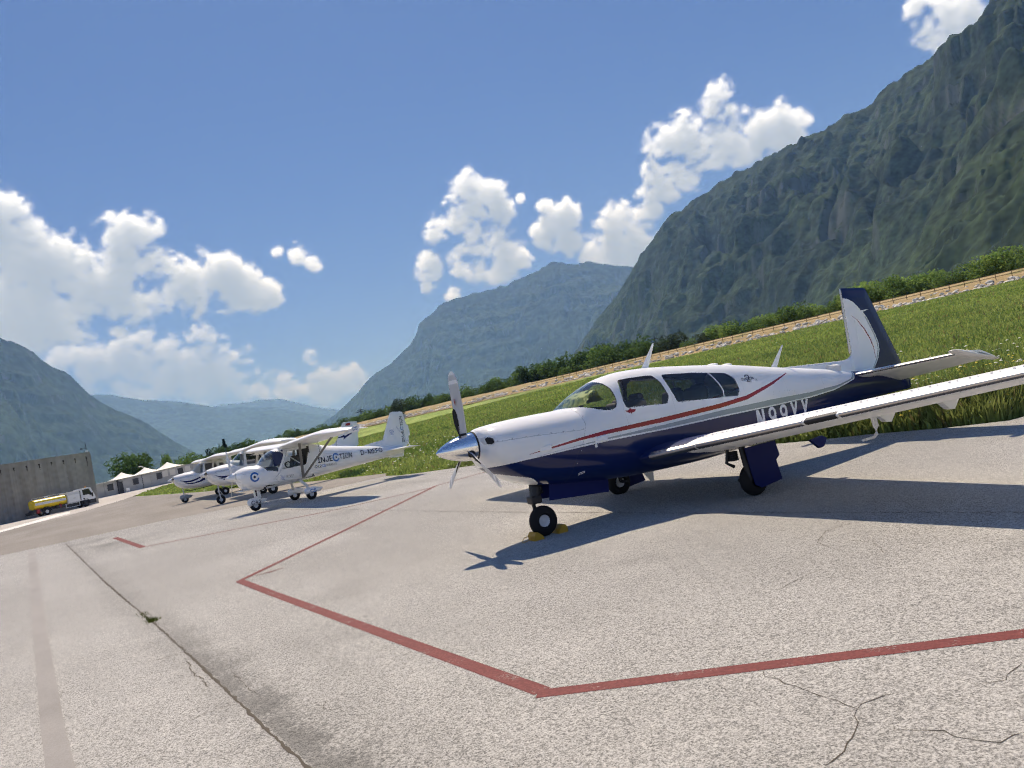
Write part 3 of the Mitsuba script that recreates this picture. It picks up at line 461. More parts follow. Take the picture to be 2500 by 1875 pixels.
# spinner, propeller
sp_ = [(0, 0), (.012, .004), (.035, .03), (.07, .085), (.105, .16), (.135, .25), (.157, .35), (.168, .44), (.168, .474), (.150, .474), (0, .474)]
R90 = np.array([[0, 0, 1.0, 0], [1, 0, 0, 0], [0, 1, 0, 1.247], [0, 0, 0, 1]]); L('spinner', xf(revolve(sp_, 48), R90), 'chrome', 40, label='polished pointed spinner')
L('cowl_ring', xf(revolve([(.10, .474), (.172, .478), (.176, .488), (.17, .50), (.10, .50)], 48), R90), 'dark_cavity', 40)
scene['blade_paint'] = {'type': 'twosided', 'bsdf': {'type': 'principled', 'base_color': proc(lambda p, n, uv: mix((.48, .48, .485), (.80, .78, .77), band(dr.sqrt(dr.square(ply_(p)) + dr.square(p.z - 1.247)), .885, 1.2) + band(dr.sqrt(dr.square(ply_(p)) + dr.square(p.z - 1.247)), .775, .82))), 'roughness': .4}}
for a in (-.3, 119.7, 239.7):
    k = L('propeller_blade', shift(rotx(blade(.93, .10, .165, 52, 16), math.radians(a)), (.385, 0, 1.247)), 'blade_paint', 50)
    bt, fb = blade(.50, .15, .165, 52, 28); bt = bt * [1.25, 1.06, 1]; selb = bt[fb].mean(1)[:, 1] < -.012
    add(k + '__deicing_boot', shift(rotx(only(bt, fb, selb), math.radians(a)), (.383, 0, 1.247)), 'dark_cavity', 50, MP)
    L('blade_root', shift(rotx(tube([(0, 0, .06), (0, 0, .172)], .045, 14), math.radians(a)), (.385, 0, 1.247)), 'dark_cavity')
# cowl inlets, louvres, rivets, marker lights
for s in (1, -1):
    v, f = tri2(rpoly([(.50, 1.325), (.565, 1.335), (.60, 1.30), (.60, 1.245), (.565, 1.222), (.515, 1.24)], .02), .01); k = L('cowl_inlet', hull.decal((v, f), s, -.012 if 0 else .002), 'hub_grey', True)
    v, f = tri2(rpoly([(.525, 1.315), (.56, 1.322), (.588, 1.296), (.588, 1.25), (.56, 1.234), (.53, 1.25)], .015), .01); add(k + '__opening', hull.decal((v, f), s, .006), 'dark_cavity', True, MP)
    for x0, z0, x1 in ((1.09, 1.035, 1.228), (1.83, 1.0, 1.995)):
        v = np.array([(x0, z0, 0), (x1, z0 - .002, .028), (x1, z0 + .06, .028), (x0, z0 + .035, 0), (x1, z0, 0), (x1, z0 + .06, 0)], float); f = np.array([[0, 1, 2], [0, 2, 3], [1, 4, 5], [1, 5, 2], [0, 4, 1], [3, 2, 5]])
        k = L('cowl_louvre', hull.decal((v, f), s, .001), 'white_paint', False); q_ = np.array([(x1 + .002, z0 + .002, .001), (x1 + .002, z0 + .056, .001), (x1 + .002, z0 + .056, .026), (x1 + .002, z0 + .002, .026)]); add(k + '__mouth', hull.decal((q_, np.array([[0, 1, 2], [0, 2, 3]])), s, .001), 'dark_cavity', False, MP)
def dots(pts, r, s=1): return hull.decal(join(*[tri2(sg.Point(a, b).buffer(r, 3)) for a, b in pts]), s, .0035)
cl = lambda x: np.interp(x, [.5, 1.03, 1.72], [1.268, 1.242, 1.188])
L('cowl_fastener', dots([(x, cl(x)) for x in (.62, .79, .96, 1.12, 1.28, 1.44, 1.58, 1.72)] + [(1.775, 1.33), (1.62, .94), (1.54, .80)], .007), 'grey_paint', True, kind='stuff')
L('fuselage_rivet', dots([(4.93 + .055 * i, 1.115 - .006 * i) for i in range(8)] + [(4.90, 1.075), (4.905, 1.10), (5.36, 1.055)], .004), 'grey_paint', True, kind='stuff')
L('inspection_cap', dots([(1.83, .955)], .022), 'light_trim', True)
# wing
ZW = .622
def wst(ys): return [(y, np.interp(y, [0, .55, 1.25, 5.35], [2.30, 2.42, 2.64, 2.66]), np.interp(y, [0, .55, 1.25, 5.35], [2.30, 2.14, 1.81, 1.17]), ZW + .0925 * y, np.interp(y, [0, 5.35], [.135, .115])) for y in ys]
tip = [(5.35 + .16 * math.sin(a), 2.66 + .32 * (1 - math.cos(a)), 1.17 - .5 * (1 - math.cos(a)), ZW + .0925 * (5.35 + .16 * math.sin(a)) + .03 * (1 - math.cos(a)), .12 * (math.cos(a) * .93 + .07)) for a in np.linspace(.2, 1.45, 7)]
def wing_col(p, n, uv):
    x, y = plx(p), dr.abs(ply_(p)); b = curve(x, [2.3, 2.52, 2.66, 2.88, 3.2, 3.7, 4.5], [.55, 1.02, 1.16, 1.26, 1.28, 1.2, .9]); up = dr.select(p.z > .655 + .0925 * y - .02, 1, 0)
    c = mix(WHITE, NAVY, smoothstep(-.002, .002, b - y)); y2 = ply_(p)
    hin = curve(x, [2.3, 3.0], [1, 1]); return c
scene['wing_paint'] = {'type': 'twosided', 'bsdf': {'type': 'principled', 'base_color': proc(wing_col), 'roughness': .3, 'specular': .5, 'clearcoat': .6, 'clearcoat_gloss': .93}}
for s in (1, -1):
    k = L('wing', wing_mesh(wst(np.r_[.0, .3, np.linspace(.5, 1.5, 9), np.linspace(1.7, 5.35, 12)]) + tip, flip=s), 'wing_paint', 40)
    for y0, y1 in ((.68, 1.36), (1.38, 3.02), (3.48, 5.34)):
        add(k + '__deicing_panel', wing_mesh(wst(np.linspace(y0, y1, 9)), part=(0, .026), n=60, flip=s, grow=.003), 'satin_metal', 50, MP)
    add(k + '__landing_light', wing_mesh(wst(np.linspace(3.055, 3.445, 6)), part=(0, .034), n=60, flip=s, grow=.002), 'gear_black', 50, MP)
    vg = []
    for i in range(46):
        y = 1.25 + i * .088 + (i % 2) * .02; st = wst([y])[0]; b_ = .085; z = st[3] + st[2] * (.02 * 4 * b_ * (1 - b_) - .09 * b_ + 5 * st[4] * (.2969 * math.sqrt(b_) - .126 * b_ - .3516 * b_ ** 2)); a = .3 if i % 2 else -.3
        vg.append(xf(box(-.011, .011, -.001, .001, -.002, .008), M4((st[1] + b_ * st[2], s * y, z), (math.cos(a), math.sin(a), 0), (-math.sin(a), math.cos(a), 0))))
    add(k + '__vortex_fin', join(*vg), 'light_trim', False, MP, kind='stuff')
    for y in (3.08, 3.84):       # hinge fairings under the trailing edge
        st = wst([y])[0]; zt = st[3] - .03 - .07 * st[2]; x0 = st[1] + st[2] * .68
        v, f = extrude([(x0 - .06, zt + .02), (x0 + .03, zt - .06), (x0 + .10, zt - .075), (x0 + .17, zt - .01), (x0 + .2, zt + .02)], .06); add(k + '__hinge_fairing', (np.stack([v[:, 0], s * (y - .035 + v[:, 2]), v[:, 1]], 1), f), 'white_paint', False, MP)
    v, f = extrude([(4.2, .50), (4.4, .52), (4.47, .48), (4.40, .39), (4.33, .38)], .05); add(k + '__flap_hinge', (np.stack([v[:, 0], s * (1.55 + v[:, 2]), v[:, 1] + .0], 1), f), 'navy_paint', False, MP)
    if s > 0:
        st = wst([3.5])[0]; zb = st[3] - .06
        add(k + '__pitot_mast', tube([(3.06, 3.5, zb - .01), (3.07, 3.5, zb - .13), (3.06, 3.5, zb - .20), (3.02, 3.5, zb - .225), (2.86, 3.5, zb - .225)], [.028, .026, .017, .014, .010], 10), 'light_trim', 40, MP)
# tail
fin = [(7.06, 1.0), (7.078, 1.40), (7.145, 2.43), (7.17, 2.452), (7.66, 2.405), (7.71, 2.385), (8.192, 1.052), (8.275, .87), (8.25, .66), (7.0, .66)]
def slab(poly, th, taper=True):        # symmetrical surface from a side outline, lens-shaped in thickness
    P = sg.Polygon(poly) if not hasattr(poly, 'exterior') else poly; v, f = tri2(P, .045); d = shapely.distance(shapely.points(v[:, :2]), P.exterior)
    y = th * np.minimum(1, (d / .16)) ** .55 + .002; a = np.stack([v[:, 0], y, v[:, 1]], 1); b = np.stack([v[:, 0], -y, v[:, 1]], 1)
    return join((a, f), (b, f[:, ::-1]))
L('tail_fin', slab(fin, .045), 'fin_paint', 50)
L('fin_deicing_boot', slab([(7.036, 1.405), (7.12, 2.447), (7.168, 2.447), (7.10, 1.405)], .03), 'satin_metal', 50)
L('dorsal_fillet', slab([(5.55, 1.38), (5.62, 1.412), (6.36, 1.362), (6.84, 1.33), (6.95, 1.335), (7.03, 1.36), (7.08, 1.41), (7.12, 1.2), (7.1, .95), (6.4, 1.1)], .05), 'white_paint', 50)
for s in (1, -1): L('air_scoop', join((np.array([(6.45, s * .05, 1.30), (6.66, s * .12, 1.27), (6.66, s * .12, 1.19), (6.45, s * .05, 1.2), (6.66, s * .05, 1.3), (6.66, s * .05, 1.16)], float), np.array([[0, 1, 2], [0, 2, 3], [0, 4, 1], [3, 2, 5], [1, 4, 5], [1, 5, 2]]))), 'light_trim', False)
cone = Hull([(6.95, 1.14, .65, .165, .93, 2, 2.2), (7.4, 1.09, .655, .115, .9, 2, 2), (7.9, 1.02, .66, .06, .85, 2, 2), (8.27, .88, .67, .018, .78, 2, 2)])
v, f = cone.mesh(np.linspace(6.95, 8.27, 30), 60); L('tail_cone', (v, f), 'low_paint', True)
tst = [(.06, 6.90, 1.10, 1.075, .10), (.3, 6.93, 1.03, 1.083, .10), (1.0, 7.02, .86, 1.11, .10), (1.70, 7.10, .70, 1.14, .09), (1.78, 7.12, .66, 1.143, .05)]
for s in (1, -1):
    k = L('tailplane', wing_mesh(tst, flip=s, camber=0, inc=.08, droop=.32), 'white_paint', 40)
    add(k + '__deicing_boot', wing_mesh(densify(tst[:4], 2), part=(0, .03), n=60, flip=s, camber=0, grow=.003, inc=.08), 'satin_metal', 50, MP)
    add(k + '__tip_balance', wing_mesh([(1.69, 6.93, .92, 1.19, .07), (1.74, 6.90, .96, 1.20, .085), (1.79, 6.93, .92, 1.20, .06), (1.81, 6.98, .84, 1.19, .02)], flip=s, camber=0, inc=.27), 'light_trim', 40, MP)
# antennas, belly blade
for x0, x1, z, xt, zt in ((3.09, 3.21, 1.775, 3.375, 2.095), (5.36, 5.49, 1.43, 5.695, 1.745)):
    L('antenna', slab([(x0, z), (xt - .015, zt), (xt + .015, zt), (x1, z - .01)], .012), 'white_paint', 50)
for x, z in ((4.3, 1.655), (4.55, 1.615)): L('antenna_dome', shift(revolve([(0, .03), (.05, .025), (.085, .006), (.09, -.02), (0, -.02)], 24), (x, 0, z - .01)), 'white_paint', 40)
v, f = extrude([(2.72, .44), (2.82, .30), (2.86, .30), (2.88, .44)], .012); L('belly_antenna', (np.stack([v[:, 0], v[:, 2] + .1, v[:, 1]], 1), f), 'light_trim', False)
# gear
def put_wheel(name, x, y, z, r, w, hub, hubm='hub_grey'):
    a, b = wheel(r, w, hub); k = L(name, shift(a, (x, y, z)), 'rubber', 40); add(k + '__hub', shift(b, (x, y, z)), hubm, 40, MP)
put_wheel('nose_wheel', 1.145, .115, .185, .185, .13, .076)
put_wheel('main_wheel', 3.41, 1.35, .195, .195, .15, .08, 'gear_black'); put_wheel('main_wheel', 3.30, -1.44, .195, .195, .15, .08)  # port hub coloured black to stand in for its shade; the other stays grey
L('nose_strut', join(tube([(1.17, .0, .66), (1.13, .0, .42)], [.055, .05], 12), tube([(1.10, .02, .44), (1.13, .01, .2)], .026, 8), tube([(1.14, .0, .185), (1.14, .10, .185)], .02, 8), box(1.05, 1.19, -.04, .12, .40, .50, .02), tube([(1.17, .05, .6), (1.13, .05, .45)], [.06, .065], 12)), 'gear_black', 40)
L('shock_disc', join(*[shift(revolve([(0, -.012), (.055, -.012), (.06, 0), (.055, .012), (0, .012)], 20), (1.19, .05, .52 + i * .028)) for i in range(4)]), 'rubber', 40)
def door(poly, y0, y1, zt, zb, name):       # thin gear door that leans from y0 at zt to y1 at zb
    v, f = extrude(poly, .012); L(name, (np.stack([v[:, 0], y0 + (y1 - y0) * (zt - v[:, 1]) / (zt - zb) + v[:, 2], v[:, 1]], 1), f), 'navy_paint', False)
door([(1.31, .70), (1.235, .415), (1.34, .405), (2.08, .335), (2.12, .52), (1.9, .62)], .17, .21, .68, .35, 'nose_gear_door'); door([(1.31, .70), (1.235, .415), (1.34, .405), (2.08, .335), (2.12, .52), (1.9, .62)], -.18, -.24, .68, .35, 'nose_gear_door')
for s, yw in ((1, 1.29), (-1, -1.44)):
    door([(3.26, .60), (3.74, .60), (3.785, .415), (3.72, .365), (3.775, .12), (3.44, .085), (3.345, .14), (3.30, .35)], s * 1.47, s * 1.43, .6, .1, 'main_gear_door')
    L('main_strut', join(tube([(3.32, s * 1.36, .62), (3.30, s * 1.40, .40), (3.32, s * 1.40, .20)], [.04, .04, .03], 10), tube([(3.32, s * 1.42, .2), (3.32, s * 1.2, .2)], .022, 8), tube([(3.2, s * 1.25, .62), (3.17, s * 1.22, .44), (3.25, s * 1.25, .38)], .02, 8), *[shift(revolve([(0, -.012), (.06, -.012), (.065, 0), (.06, .012), (0, .012)], 18), (3.24, s * 1.27, .47 + i * .028)) for i in range(4)]), 'gear_black', 40)
L('exhaust_pipe', tube([(1.62, .12, .54), (1.72, .13, .49), (1.84, .13, .47)], .035, 12), 'gear_black', 40)
# lettering and emblems
def reg_mesh(x0, z0, h):          # bold condensed registration letters
    w, st = .158, .046; q = []
    for i, ch in enumerate('N99YY'):
        a = x0 + i * .243; e = st / 2
        if ch == 'N': g = [sg.box(a, z0, a + st, z0 + h), sg.box(a + w - st, z0, a + w, z0 + h), sg.Polygon([(a, z0 + h), (a + st * 1.15, z0 + h), (a + w, z0), (a + w - st * 1.15, z0)])]
        elif ch == '9':
            o = affinity.scale(sg.Point(0, 0).buffer(1, 24), w / 2, h * .30); i_ = affinity.scale(sg.Point(0, 0).buffer(1, 24), w / 2 - st * .92, h * .30 - st * .9); cz = z0 + h * .70
            g = [affinity.translate(o.difference(i_), a + w / 2, cz), sg.box(a + w - st, z0 + h * .25, a + w, cz), affinity.translate(o.difference(i_), a + w / 2, z0 + h * .30).intersection(sg.box(a, z0, a + w, z0 + h * .28))]
        else: g = [sg.box(a + w / 2 - e, z0, a + w / 2 + e, z0 + h * .45), sg.LineString([(a + e * .95, z0 + h), (a + w / 2, z0 + h * .40), (a + w - e * .95, z0 + h)]).buffer(e, cap_style=2, join_style=2).intersection(sg.box(a - 1, z0, a + 1, z0 + h))]
        q.append(affinity.rotate(unary_union(g), -.7, origin=(x0, z0)))
    return tri2(unary_union(q), .03)
def D(part, m, bsdf, side=1, off=.003, **kw): return L(part, hull.decal(m, side, off), bsdf, False, **kw)
for s in (1, -1):
    D('registration', reg_mesh(4.475, .635, .287), 'pale_print', s, label='pale registration letters N99YY')
    D('model_lettering', text_at('OVATION', 4.385, 1.352, .042, (1, -.045), False, .245), 'dark_print', s, label='small dark script on the rear fuselage')
    D('model_number', text_at('2', 4.475, 1.325, .105, (1, -.05), False, .085), 'dark_print', s, .0045); D('model_suffix', text_at('GX', 4.655, 1.315, .025, (1, 0), False, .035), 'grey_paint', s)
    D('emblem', tri2(sg.Polygon([(2.352, 1.295), (2.395, 1.292), (2.415, 1.302), (2.425, 1.312), (2.442, 1.312), (2.45, 1.298), (2.512, 1.288), (2.488, 1.262), (2.462, 1.256), (2.45, 1.262), (2.435, 1.240), (2.42, 1.262), (2.405, 1.258), (2.38, 1.272)]), .02), 'red_print', s, label='small red winged emblem below the cabin window')
    D('placard', tri2(unary_union([sg.LineString(q_).buffer(.0045, 4) for q_ in ([(1.567, .673), (1.585, .681), (1.60, .677), (1.622, .685)], [(1.565, .655), (1.59, .660), (1.618, .664)], [(1.637, .690), (1.640, .676), (1.630, .664)])]), .02), 'pale_print', s)
L('blade_badge', shift(rotx(shift(tri2(sg.Point(0, 0).buffer(1, 12), None) if 0 else (tri2(sg.Point(0, 0).buffer(1, 12))[0][:, [2, 0, 1]] * [0, .016, .04], tri2(sg.Point(0, 0).buffer(1, 12))[1]), (-.03, .0, .56)), 0), (.385, 0, 1.247)), 'red_print', False)
# chocks
scene['chock_mat'] = {'type': 'twosided', 'bsdf': {'type': 'principled', 'base_color': P3((.52, .27, .015)), 'roughness': .55}}
def chock(x, dirx, lab, rope, y0=.10):
    v, f = extrude([(-.055, 0), (.075, 0), (.055, .045), (.0, .095), (-.03, .095), (-.055, .06)], .18); k = thing('wheel_chock', lab, 'wheel chock')
    m = (np.stack([x + dirx * v[:, 0], y0 + v[:, 2], v[:, 1]], 1), f if dirx > 0 else f[:, ::-1]); add(k + '__block', m, 'chock_mat', 20, MP)
    if rope: add(k + '__rope', tube([(x - .055, .17, .06), (x - .12, .13, .05), (x - .17, .15, .015), (x - .16, .20, .01), (x - .1, .23, .03), (x - .05, .21, .05)], .0045, 6), 'chock_mat', 40, MP)
chock(.965, 1, 'yellow chock with a rope loop in front of the nose wheel', True); chock(1.335, -1, 'yellow chock behind the nose wheel', False, .06)
# ---------------------------------------------------------------- grass and trees
scene['leaf_mat'] = {'type': 'principledthin', 'base_color': VC, 'roughness': .6, 'diff_trans': .75, 'spec_trans': 0.0, 'eta': 1.4}
scene['grass_mat'] = {'type': 'principledthin', 'base_color': VC, 'roughness': .55, 'diff_trans': .62, 'spec_trans': 0.0, 'eta': 1.35}
mat('bark', (.10, .075, .055), .9)
def blades(n, seed, region, dmin, dmax, h0, h1, tall=None):
    r = np.random.default_rng(seed); u = r.random(n); d = dmin * (dmax / dmin) ** u; a = np.radians(r.uniform(-37, 40, n)); x, y = d * np.sin(a), d * np.cos(a)
    ok = shapely.contains_xy(region, x, y); x, y = x[ok], y[ok]; n = len(x)
    lush = meshkit.fbm(np.stack([x * .5, y * .5, x * 0], -1), 3, 4); ed = shapely.distance(shapely.points(x, y), region.exterior) if not hasattr(region, 'geoms') else np.full(n, 3.)
    h = r.uniform(h0, h1, n) * (.45 + 1.1 * lush) * np.clip(.45 + ed * .9, .45, 1.0)
    if tall is not None: h *= 1 + tall(x, y)
    dd = np.hypot(x, y); w = (.011 + .0011 * dd) * r.uniform(.7, 1.3, n); an = r.uniform(0, 2 * np.pi, n); ln = r.uniform(0, 2 * np.pi, n); lean = h * r.uniform(.1, .55, n); z = terr(x, y) - .06
    b0 = np.stack([x + w * np.cos(an), y + w * np.sin(an), z], 1); b1 = np.stack([x - w * np.cos(an), y - w * np.sin(an), z], 1)
    mx, my = x + lean * .35 * np.cos(ln), y + lean * .35 * np.sin(ln); m0 = np.stack([mx + w * .7 * np.cos(an), my + w * .7 * np.sin(an), z + h * .6], 1); m1 = np.stack([mx - w * .7 * np.cos(an), my - w * .7 * np.sin(an), z + h * .6], 1)
    tp = np.stack([x + lean * np.cos(ln), y + lean * np.sin(ln), z + h], 1)
    v = np.stack([b0, b1, m0, m1, tp], 1).reshape(-1, 3); o = np.arange(n)[:, None] * 5
    f = np.vstack([o + [0, 1, 3], o + [0, 3, 2], o + [2, 3, 4]]); g = r.random((n, 1)) * .5 + meshkit.fbm(np.stack([x * .25, y * .25, x * 0 + 3], -1), 3, 6)[:, None] * .8 - .15; g = np.clip(g, 0, 1)
    c = np.array([.19, .28, .065]) * (1 - g) + np.array([.48, .53, .17]) * g; dry = r.random((n, 1)) < .06; c = np.where(dry, [.30, .26, .11], c)
    return v, f, np.repeat(c, 5, 0), (x, y, z, h)
field = sg.Polygon([(40, -5.7), (8.1, 11.95), (6.97, 11.55), (6.35, 12.1), (5.75, 13.0), (4.85, 13.95), (2.05, 17.85), (-1.7, 24.6), (-3.7, 26.4), (-4.4, 27.3), (-5.2, 28.6), (-5.45, 30.1), (-7.9, 33.2), (-10, 35.8), (-14.1, 41.8), (-24.4, 57), (-33.6, 71.4), (-44.6, 88.2), (-51.5, 110), (-47.5, 110.5), (-30, 107), (-20, 150), (60, 160), (110, 40)])
tall = lambda x, y: 1.1 * np.exp(-((x - 7) / 3.5) ** 2) * np.exp(-np.clip((.719 * x + .695 * y - 13.4), 0, 99) / 2.2)
v1, f1, c1, q1 = blades(230000, 1, field, 11, 60, .12, .32, tall); v2, f2, c2, q2 = blades(90000, 2, field, 45, 130, .15, .34)
ed_line = sg.LineString([(9.5, 11.3), (8.1, 12.0), (6.97, 11.6), (6.35, 12.15), (5.75, 13.1), (4.85, 14.0), (2.05, 17.9), (-1.7, 24.65)])
v3, f3, c3, q3 = blades(420000, 3, ed_line.buffer(1.3).intersection(field), 11, 26, .14, .34, lambda x, y: 1.6 * np.exp(-((x - 7.0) / 3.2) ** 2)); c3 = c3 * .62  # edge blade colours darkened to stand in for shade among the tall stems
for nm, (v, f, c) in (('grass', (v1, f1, c1)), ('grass', (v2, f2, c2)), ('grass', (v3, f3, c3))):
    pass
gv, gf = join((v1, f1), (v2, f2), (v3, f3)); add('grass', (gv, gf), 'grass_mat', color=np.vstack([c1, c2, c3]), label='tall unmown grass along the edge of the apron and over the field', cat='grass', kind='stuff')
def flowers(q, n, seed, sel):
    r = np.random.default_rng(seed); x, y, z, h = q; i = r.choice(np.nonzero(sel(x, y))[0], n); s = (.018 + .0009 * np.hypot(x[i], y[i])) * r.uniform(.6, 1.3, n); c = np.stack([x[i] + r.normal(0, .05, n), y[i] + r.normal(0, .05, n), z[i] + h[i] * r.uniform(.75, 1.15, n)], 1)
    a = np.linspace(0, 2 * np.pi, 5, endpoint=False); ring = np.stack([np.cos(a), np.sin(a), a * 0], 1); up = np.array([0, 0, .35])
    v = (c[:, None] + s[:, None, None] * np.concatenate([ring, [[0, 0, .5]]])[None]).reshape(-1, 3); o = np.arange(n)[:, None] * 6
    return v, np.vstack([o + [k, (k + 1) % 5, 5] for k in range(5)])
mat('petal_yellow', (.55, .42, .02), .7); mat('petal_white', (.62, .62, .56), .7)
add('yellow_flowers', flowers(q1, 800, 5, lambda x, y: (x > 5) & (.719 * x + .695 * y < 22)), 'petal_yellow', label='small yellow wild flowers in the tall grass right of the tail', cat='flowers', kind='stuff')
add('white_flowers', flowers(q1, 1500, 6, lambda x, y: (.719 * x + .695 * y < 26)), 'petal_white', label='small white wild flowers scattered in the grass near the apron', cat='flowers', kind='stuff')
def tuft(pts, n, seed, hh):
    r = np.random.default_rng(seed); p = np.asarray(pts, float)[r.integers(0, len(pts), n)] + r.normal(0, .035, (n, 2)); an = r.uniform(0, 6.28, n); w = .004; L = r.uniform(.3, 1, n) * hh; ln = r.uniform(0, 6.28, n)
    b = np.stack([p[:, 0], p[:, 1], terr(p[:, 0], p[:, 1])], 1); e = np.stack([np.cos(an) * w, np.sin(an) * w, an * 0], 1); t = b + np.stack([np.cos(ln) * L * .7, np.sin(ln) * L * .7, L], 1); o = np.arange(n)[:, None] * 3
    return np.stack([b - e, b + e, t], 1).reshape(-1, 3), o + [0, 1, 2], np.repeat(np.array([.09, .11, .025]) * r.uniform(.6, 1.4, (n, 1)), 3, 0)
jl = sg.LineString(jt); v, f, c = tuft([jl.interpolate(jl.project(sg.Point(-4.85, 9.3)) + d).coords[0] for d in np.r_[np.linspace(-.45, .5, 12), np.linspace(.25, .4, 14)]], 260, 3, .05)
add('weed_tuft', (v, f), 'grass_mat', color=c, label='small green weeds growing out of the diagonal apron joint', cat='weeds', kind='stuff')
# trees: crown = many small leaf faces on and inside several lobes
def crown(seed, W, H, nl, nleaf, leaf, hue, conifer=False):
    r = np.random.default_rng(seed); P, N = [], []
    if conifer:
        for k in range(nleaf):
            t = r.random() ** .8; z = H * t; R = W / 2 * (1 - t) * (.55 + .45 * abs(math.sin(t * 26 + seed))) * r.uniform(.55, 1.05); a = r.uniform(0, 6.28); P.append((R * math.cos(a), R * math.sin(a), z - R * .25)); N.append((math.cos(a), math.sin(a), .3))
    else:
        lobes = [(r.normal(0, W * .20), r.normal(0, W * .20), H * r.uniform(.30, .82), W * r.uniform(.20, .34)) for _ in range(nl)] + [(0, 0, H * .5, W * .36), (0, 0, H * .26, W * .36)]
        wt = np.array([l[3] ** 2 for l in lobes]); which = r.choice(len(lobes), nleaf, p=wt / wt.sum())
        for k in which:
            x, y, z, R = lobes[k]; d = r.normal(size=3); d /= np.linalg.norm(d); q = R * r.uniform(.72, 1.08) * (1 + .18 * math.sin(5 * d[0] + 3 * k) * math.cos(6 * d[2] + k)); pz = z + d[2] * q * 1.05
            if pz < .04 * H: pz = r.uniform(.03, .3) * H
            P.append((x + d[0] * q, y + d[1] * q, pz)); N.append(d)
        sc = H / max(p[2] for p in P); P = [(a, b, c * sc) for a, b, c in P]
    P, N = np.array(P), np.array(N); n = len(P); a = r.normal(size=(n, 3)) + N * .8; a /= np.linalg.norm(a, axis=1, keepdims=True); b = np.cross(a, r.normal(size=(n, 3))); b /= np.linalg.norm(b, axis=1, keepdims=True); c = np.cross(a, b); s = leaf * r.uniform(.6, 1.3, (n, 1))
    v = np.stack([P - b * s, P + c * s * .55, P + b * s, P - c * s * .55], 1).reshape(-1, 3); o = np.arange(n)[:, None] * 4; f = np.vstack([o + [0, 1, 2], o + [0, 2, 3]])
    clump = meshkit.fbm(P * (3.2 / W) + seed, 2, seed)[:, None]; col = np.array(hue) * (.55 + .9 * clump) * r.uniform(.8, 1.2, (n, 1)) * (1 + .25 * r.normal(0, .3, (n, 1)) * [1, .3, 0])
    return (v, f), np.repeat(np.clip(col, .004, .5), 4, 0)
def limbs(seed, W, H):
    r = np.random.default_rng(seed); R = .028 * H; ms = [tube([(0, 0, -.8), (0, 0, H * .2), (r.normal(0, .03 * H), r.normal(0, .03 * H), H * .5), (0, 0, H * .78)], [R * 1.2, R, R * .7, R * .25], 7)]
    for k in range(5):
        a = r.uniform(0, 6.28); z = H * r.uniform(.2, .5); ms.append(tube([(0, 0, z), (math.cos(a) * W * .15, math.sin(a) * W * .15, z + H * .12), (math.cos(a) * W * .33, math.sin(a) * W * .33, z + H * .25)], [R * .5, R * .35, R * .12], 5))
    return join(*ms)
DEEP, MID, LIGHT, PALE = (.085, .145, .045), (.14, .22, .06), (.22, .32, .085), (.30, .33, .24)
VAR = {}
def variant(nm, seed, W, H, hue, nleaf=1500, leaf=.24, nl=7, con=False):
    (m, c) = crown(seed, W, H, nl, nleaf, leaf, hue, con)
    VAR[nm] = (mikit.ply(vf(m), 'leaf_mat', color=c), mikit.ply(vf(limbs(seed, W, H)), 'bark', smooth=40), H)
for i in range(4): variant(f'deep{i}', 20 + i, 5.2, 5.0, DEEP, 1700); variant(f'mid{i}', 30 + i, 5.2, 5.0, MID, 1700); variant(f'light{i}', 40 + i, 5.2, 5.0, LIGHT, 1700)
variant('pale0', 50, 5.0, 5.0, PALE, 1700); variant('pale1', 51, 5.0, 5.0, (.06, .085, .05), 1700); variant('conifer', 60, 4.0, 9.0, (.022, .045, .026), 2200, .26, con=True); variant('slim', 61, 2.6, 7.0, (.020, .040, .018), 1500, .22); variant('round', 62, 6.4, 6.6, DEEP, 3000, .26, 9)
def tree(nm, az, d, zb, h, wide, label, group=None, name='tree', rot=None):
    c, l, H = VAR[nm]; k = thing(name, label, 'tree', group); a = math.radians(az); s = h / H
    M = T().translate([d * math.sin(a), d * math.cos(a), zb]).rotate([0, 0, 1], (az * 37.7) % 360 if rot is None else rot).scale([s * wide, s * wide, s])
    scene[k + '__crown'] = {**c, 'to_world': M}; scene[k + '__trunk'] = {**l, 'to_world': M}; return k
def top_el(az): return np.interp(az, [-20, -16.05, -13.75, -12.26, -9.45, -7.0, -3.64, -.22, .83, 4.96, 7.89, 9.33, 11.7, 12.66, 13.53, 14.61, 15.74, 18.02, 19.2, 20.7, 23.4, 25.5, 28.4, 30.8, 34.4, 42], [1.55, 1.68, 1.79, 1.95, 2.3, 2.43, 2.40, 2.6, 3.1, 3.19, 3.47, 3.22, 3.26, 2.84, 2.77, 3.23, 3.24, 3.38, 3.49, 3.21, 3.35, 3.78, 3.64, 3.95, 3.9, 4.1])
ROW = [(30.5, 99, 'light green', 'behind the levee near the right edge'), (24.3, 30.5, 'light green', 'behind the levee just right of the blue tail fin'), (22.3, 24.3, 'light green', 'peeking out behind the top of the blue tail fin'), (18.9, 22.3, 'light green', 'behind the levee between rear antenna and tail fin'),
       (14.2, 18.9, 'light green', 'behind the levee between the two fuselage antennas'), (12, 14.2, 'pale grey-green', 'behind the levee just right of the roof antenna'), (8.6, 12, 'dark green', 'behind the levee beside the roof antenna'), (4, 8.6, 'dark green', 'behind the levee above the windshield'), (-2, 4, 'dark green', 'behind the levee above the white cowl'),
       (-6.6, -2, 'dark green', 'behind the levee right of the upright propeller blade'), (-9.3, -6.6, 'dark green', 'behind the levee between white tail fin and propeller'), (-99, -9.3, 'dark green', 'at the levee\'s far left end above the white wings')]
r = np.random.default_rng(77); az = 41.0; i = 0; made = []
